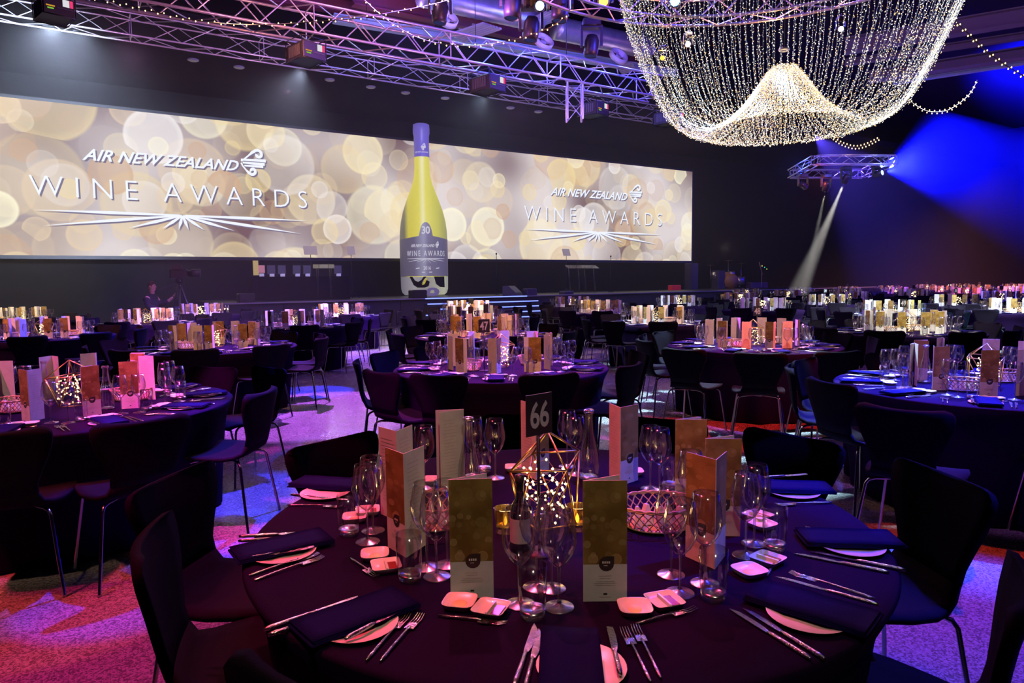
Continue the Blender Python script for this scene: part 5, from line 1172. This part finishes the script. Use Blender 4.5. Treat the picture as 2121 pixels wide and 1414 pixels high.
P = WC(1062, 600, SC + .8); wm = MB(); wm.add([(-.35, -.3, 0), (.35, -.3, 0), (.35, .3, 0), (-.35, .3, 0), (-.35, -.25, .12), (.35, -.25, .12), (.35, .05, .38), (-.35, .05, .38), (.35, .3, .38), (-.35, .3, .38)], [(0, 3, 2, 1), (0, 1, 5, 4), (4, 5, 6, 7), (7, 6, 8, 9), (9, 8, 2, 3), (1, 2, 8, 6, 5), (0, 4, 7, 9, 3)])
o = wm.obj('wedge_monitor', mat('wedge_grey', (.10, .10, .12), .5), None, (P.x, P.y, SZ)); o.rotation_euler = (0, 0, ang + pi / 2 * .4); tag(o, 'wedge-shaped floor monitor on the stage right of the bottle', 'speaker')
# drum kit, guitar stand, amplifier
kit = WC(1508, 596, 26.6); kt = thing('drum_kit', 'drum kit with chrome and amber drums at the dark stage end', 'drums', (kit.x, kit.y, SZ), ang - .4)
CHW = mat('drum_chrome', (.7, .65, .62), .25, .8); AMB = mat('amber_drum_shell', (.6, .33, .08), .35)
for (x, y, z, r, h, nm, mt_) in ((-.75, 0, .75, .28, .4, 'tom_drum', CHW), (-.1, .1, .8, .22, .3, 'tom_drum', AMB), (.25, .1, .85, .2, .28, 'tom_drum', CHW), (.75, .1, .45, .3, .45, 'floor_tom', CHW)):
    MB().lathe([(0, -h / 2), (r, -h / 2), (r, h / 2), (0, h / 2)], 18, c=(x, y, z)).obj(nm, mt_, kt)
    MB().tube([(x, y, 0), (x, y, z - h / 2)], .018, 6).obj('drum_stand', CHROME, kt)
o = MB().lathe([(0, -.22), (.42, -.22), (.42, .22), (0, .22)], 24).obj('bass_drum', AMB, kt); o.location = (.1, 0, .43); o.rotation_euler = (radians(90), 0, 0)
for (x, z) in ((-1.0, 1.35), (.9, 1.45), (.1, 1.6)):
    MB().tube([(x, .2, 0), (x, .2, z)], .012, 6).obj('cymbal_stand', CHROME, kt); MB().lathe([(0, .03), (.05, .015), (.24, 0), (0, .0)], 20, c=(x, .2, z)).obj('cymbal', mat('brass_cymbal', (.6, .45, .15), .3, .9), kt)
pt('drum_lamp', (kit.x - .8, kit.y - 2, 3.2), (1, .7, .6), 18)
blackbox(1550, 584, 1586, 601, 26.4, 'guitar_amplifier', 'purple-lit guitar amplifier right of the drum kit', 'amplifier', mat('amp_purple', (.16, .09, .18), .7), .35)
P = WC(1577, 596, 25.8); t = thing('boom_microphone_stand', 'slanted pink-lit boom microphone stand by the amplifier', 'stand', (P.x, P.y, SZ), ang)
MB().tube([(0, 0, 0), (0, 0, .9)], .02, 6).obj('pole', mat('pink_metal', (.6, .3, .3), .4), t); MB().tube([(.1, 0, .75), (-.25, 0, 1.5)], .02, 6).obj('boom_arm', mat('pink_metal'), t); MB().lathe([(0, 0), (.2, 0), (.2, .02), (0, .03)], 12).obj('base', BLACKM, t)
for (dx, z, col) in ((.02, 1.28, (1, .9, .1)), (.26, 1.2, (.05, 1, .6)), (.46, 1.1, (.7, 1, .1))): MB().lathe([(0, -.035), (.035, 0), (0, .035)], 8, c=(dx, 0, z)).obj('indicator_lamp', emis('ind%d' % int(z * 100), col, 1.2), t)
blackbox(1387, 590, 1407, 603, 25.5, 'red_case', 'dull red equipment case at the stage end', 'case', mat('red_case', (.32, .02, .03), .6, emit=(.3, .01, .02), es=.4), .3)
for i, (px, y0) in enumerate(((1424, 545), (1480, 560))): blackbox(px, y0, px + 16, 600, 26.8, 'speaker_stack', f'{("tall dim", "shorter dim")[i]} black speaker stack near the screen corner', 'speaker', mat('grey_box'), .5)
# cameraman, camera
P = WY(372, 600, 18.0); t = thing('television_camera', 'large television camera on a black tripod left of the stage', 'camera', (P.x, P.y, 0), .35); hz = WY(372, 566, 18.0).z
MB().bbox((0, 0, hz), (.42, .2, .24), .03).obj('camera_body', BLACKP, t); MB().tube([(.2, 0, hz), (.30, 0, hz), (.31, 0, hz), (.52, 0, hz)], [.075, .08, .11, .115], 14).obj('zoom_lens', BLACKP, t)
MB().box((-.02, -.12, hz + .16), (.22, .08, .12)).obj('viewfinder', BLACKP, t); MB().tube([(-.1, -.05, hz + .12), (0, -.05, hz + .2), (.14, -.05, hz + .13)], .012, 6).obj('top_handle', BLACKM, t)
MB().lathe([(0, hz - .26), (.07, hz - .26), (.09, hz - .15), (.08, hz - .12), (0, hz - .12)], 14).obj('tripod_head', BLACKM, t)
for k in range(3): q = k * 2.1 + .5; MB().tube([(0, 0, hz - .24), (.5 * cos(q), .5 * sin(q), 0)], [.035, .02], 8).obj('tripod_leg', BLACKM, t)
MB().tube([(-.05, -.05, hz - .2), (-.42, -.25, hz - .42), (-.55, -.3, hz - .46)], .012, 6).obj('pan_bar', BLACKM, t)
for z_ in (.2, .32, .42): MB().lathe([(0, hz - z_ - .02), (.022, hz - z_), (0, hz - z_ + .02)], 8, c=(.03, -.08, 0)).obj('chrome_knob', CHROME, t)
def skinned(nm, joints, edges, mt, parent=None, sub=2):
    me = bpy.data.meshes.new(nm); me.from_pydata([j[0] for j in joints], edges, []); o = link(nm, me, parent)
    sk = o.modifiers.new('skin', 'SKIN'); 
    for i, j in enumerate(joints):
        v = me.skin_vertices[0].data[i]; r = j[1]; v.radius = r if isinstance(r, tuple) else (r, r)
    me.skin_vertices[0].data[0].use_root = True; sb = o.modifiers.new('s', 'SUBSURF'); sb.levels = sub; sb.render_levels = sub; sk.use_smooth_shade = True; me.materials.append(mt); return o
SKIN = mat('skin', (.55, .30, .22), .55); SHIRT = mat('black_shirt', (.02, .018, .02), .85); HAIR = mat('short_brown_hair', (.08, .035, .025), .7)
PP = WY(314, 602, 17.9); hz0 = PP.z                      # head centre height
pr_ = thing('person', 'seated camera operator in black shirt reaching toward the television camera', 'person', (PP.x, PP.y, hz0 - 1.36), 0); sc_ = 1.12; pr_.scale = (sc_,) * 3
J = [((0, 0, .55), (.16, .13)), ((-.01, 0, .72), (.155, .12)), ((-.02, 0, .90), (.17, .12)), ((-.02, 0, 1.06), (.16, .10)), ((0, 0, 1.125), (.058, .058)), ((.01, -.01, 1.165), (.052, .052)), ((.022, -.01, 1.225), (.066, .078)), ((.025, -.01, 1.315), (.082, .095)), ((.02, -.01, 1.375), (.066, .076)),
     ((-.02, -.19, 1.05), .065), ((.02, -.24, .86), .05), ((.20, -.20, .80), .038), ((.30, -.19, .80), .03),
     ((-.02, .19, 1.05), .065), ((.10, .22, .88), .05), ((.30, .20, .98), .038), ((.40, .18, 1.06), .03),
     ((.10, -.11, .52), .10), ((.46, -.12, .52), .075), ((.46, -.12, .28), .06), ((.45, -.12, .06), .045), ((.58, -.12, .03), .04),
     ((.10, .11, .52), .10), ((.46, .12, .52), .075), ((.46, .12, .28), .06), ((.45, .12, .06), .045), ((.58, .12, .03), .04)]
E_ = [(0, 1), (1, 2), (2, 3), (3, 4), (4, 5), (5, 6), (6, 7), (7, 8), (3, 9), (9, 10), (10, 11), (11, 12), (3, 13), (13, 14), (14, 15), (15, 16), (0, 17), (17, 18), (18, 19), (19, 20), (20, 21), (0, 22), (22, 23), (23, 24), (24, 25), (25, 26)]
skinned('body', J, E_, SKIN, pr_)
# shirt: the same skeleton a little wider, to neck and wrists
Js = [J[i] for i in (0, 1, 2, 3, 4, 9, 10, 11, 13, 14, 15)]; grow = lambda r: tuple(q + .018 for q in r) if isinstance(r, tuple) else r + .026
Js = [(p, grow(r)) for p, r in Js]; Js[4] = ((0, 0, 1.15), (.068, .066)); skinned('shirt', Js, [(0, 1), (1, 2), (2, 3), (3, 4), (3, 5), (5, 6), (6, 7), (3, 8), (8, 9), (9, 10)], SHIRT, pr_)
Jt = [(p, grow(r)) for p, r in [J[i] for i in (0, 17, 18, 19, 20, 22, 23, 24, 25)]]; skinned('trousers', Jt, [(0, 1), (1, 2), (2, 3), (3, 4), (0, 5), (5, 6), (6, 7), (7, 8)], SHIRT, pr_)
hm = MB(); 
for i in range(7):
    for k in range(14): pass
hv = []; n_ = 16
for i in range(7):
    ph = i / 6 * pi * .56
    for k in range(n_):
        q = 2 * pi * k / n_; x = sin(ph) * cos(q); y = sin(ph) * sin(q); z = cos(ph); cutf = .018 if x > .45 and z < .55 else 0; hv.append((.018 + x * (.098 - cutf * 2), -.01 + y * .082, 1.335 + z * .108 + (.03 if x > .45 and z < .5 else 0)))
hm.add(hv, [(i * n_ + k, i * n_ + (k + 1) % n_, (i + 1) * n_ + (k + 1) % n_, (i + 1) * n_ + k) for i in range(6) for k in range(n_)], 0, True).obj('hair', HAIR, pr_)
fm = MB().add([(.10, -.01, 1.335), (.135, -.01, 1.295), (.10, -.028, 1.29), (.10, .008, 1.29)], [(0, 1, 2), (0, 3, 1), (1, 3, 2)], 0, True)
fm.obj('nose', SKIN, pr_)
for s_ in (-1, 1):
    MB().lathe([(0, -.011), (.011, 0), (0, .011)], 8, c=(.098, -.01 + s_ * .03, 1.332)).obj('eye', mat('eye_dark', (.05, .03, .03), .3), pr_)
    o = MB().lathe([(0, -.012), (.02, -.008), (.024, .004), (0, .012)], 10).obj('ear', SKIN, pr_); o.location = (.015, -.01 + s_ * .086, 1.315); o.rotation_euler = (radians(90), 0, 0)
MB().box((.098, -.01, 1.262), (.012, .042, .008)).obj('mouth', mat('lips', (.4, .15, .12), .5), pr_)
for (c_, dr, sd) in (((.30, -.19, .80), (1, .15, -.1), -1), ((.40, .18, 1.06), (.6, 0, .8), 1)):
    c_ = Vector(c_); d = Vector(dr).normalized(); sdv = Vector((0, 1, 0)); nrm = d.cross(sdv).normalized()
    skinned('palm', [(c_, (.026, .02)), (c_ + d * .05, (.038, .016)), (c_ + d * .085, (.036, .013))], [(0, 1), (1, 2)], SKIN, pr_, 1)
    for f in range(4):
        b = c_ + d * .08 + sdv * (-.027 + .018 * f); L = (.062, .072, .068, .052)[f]; skinned('finger', [(b, .0085), (b + d * L * .45 - nrm * .004, .0078), (b + d * L * .75 - nrm * .016, .007), (b + d * L * .9 - nrm * .032, .006)], [(0, 1), (1, 2), (2, 3)], SKIN, pr_, 1)
    b = c_ + d * .02 + sdv * (.03 * sd); skinned('thumb', [(b, .010), (b + sdv * sd * .022 + d * .03, .009), (b + sdv * sd * .024 + d * .058 - nrm * .01, .0075)], [(0, 1), (1, 2)], SKIN, pr_, 1)
so_ = thing('stool', 'round black stool under the seated camera operator', 'stool', (PP.x, PP.y, 0)); zs = hz0 - 1.36 + .44 * sc_
MB().lathe([(0, zs - .06), (.19, zs - .06), (.2, zs - .03), (.18, zs - .005), (0, zs)], 20).obj('seat', BLACKP, so_)
for k in range(4): q = k * pi / 2 + .4; MB().tube([(.12 * cos(q), .12 * sin(q), zs - .05), (.22 * cos(q), .22 * sin(q), 0)], .013, 6).obj('leg', CHROME, so_)
pt('operator_lamp', (PP.x + 1.2, PP.y - 1.5, 2.6), (1, .25, .15), 16)
# ------------------------------------------------------------------ haze
def haze(nm, pts8, dens, col=(1, 1, 1), lab='thin stage haze', aniso=.2):
    m_ = MB().add(pts8, [(3, 2, 1, 0), (5, 6, 7, 4), (1, 5, 4, 0), (2, 6, 5, 1), (3, 7, 6, 2), (0, 4, 7, 3)])
    mt = bpy.data.materials.new(nm); mt.use_nodes = True; nt = mt.node_tree; nt.nodes.clear(); o = nt.nodes.new('ShaderNodeOutputMaterial'); v = nt.nodes.new('ShaderNodeVolumeScatter')
    v.inputs['Color'].default_value = (*col, 1); v.inputs['Density'].default_value = dens; v.inputs['Anisotropy'].default_value = aniso; nt.links.new(v.outputs[0], o.inputs['Volume'])
    ob = m_.obj(nm, mt); tag(ob, lab, 'haze', None, 'stuff'); return ob
def hbox(t0, t1, c0, c1, z0, z1): return [DN(t, c, z) for z in (z0, z1) for t, c in ((t0, c0), (t1, c0), (t1, c1), (t0, c1))]
haze('stage_haze', hbox(-18, 51, 14.9, 27.7, .02, 8.45), .0052, lab='thin haze catching the light beams along the screen and hall end')
for (px, py, tx, ty, p, dg) in ((108, 50, 60, 330, 1500, 60), (160, 58, 190, 300, 900, 40), (625, 145, 560, 330, 900, 34), (1000, 200, 960, 360, 260, 40)):
    A = WC(px, py, CM + .9); B = WC(tx, ty, CS - 2); spot('projector_spill', A, B, (.6, .72, 1), p * 9, dg, .9, .08)
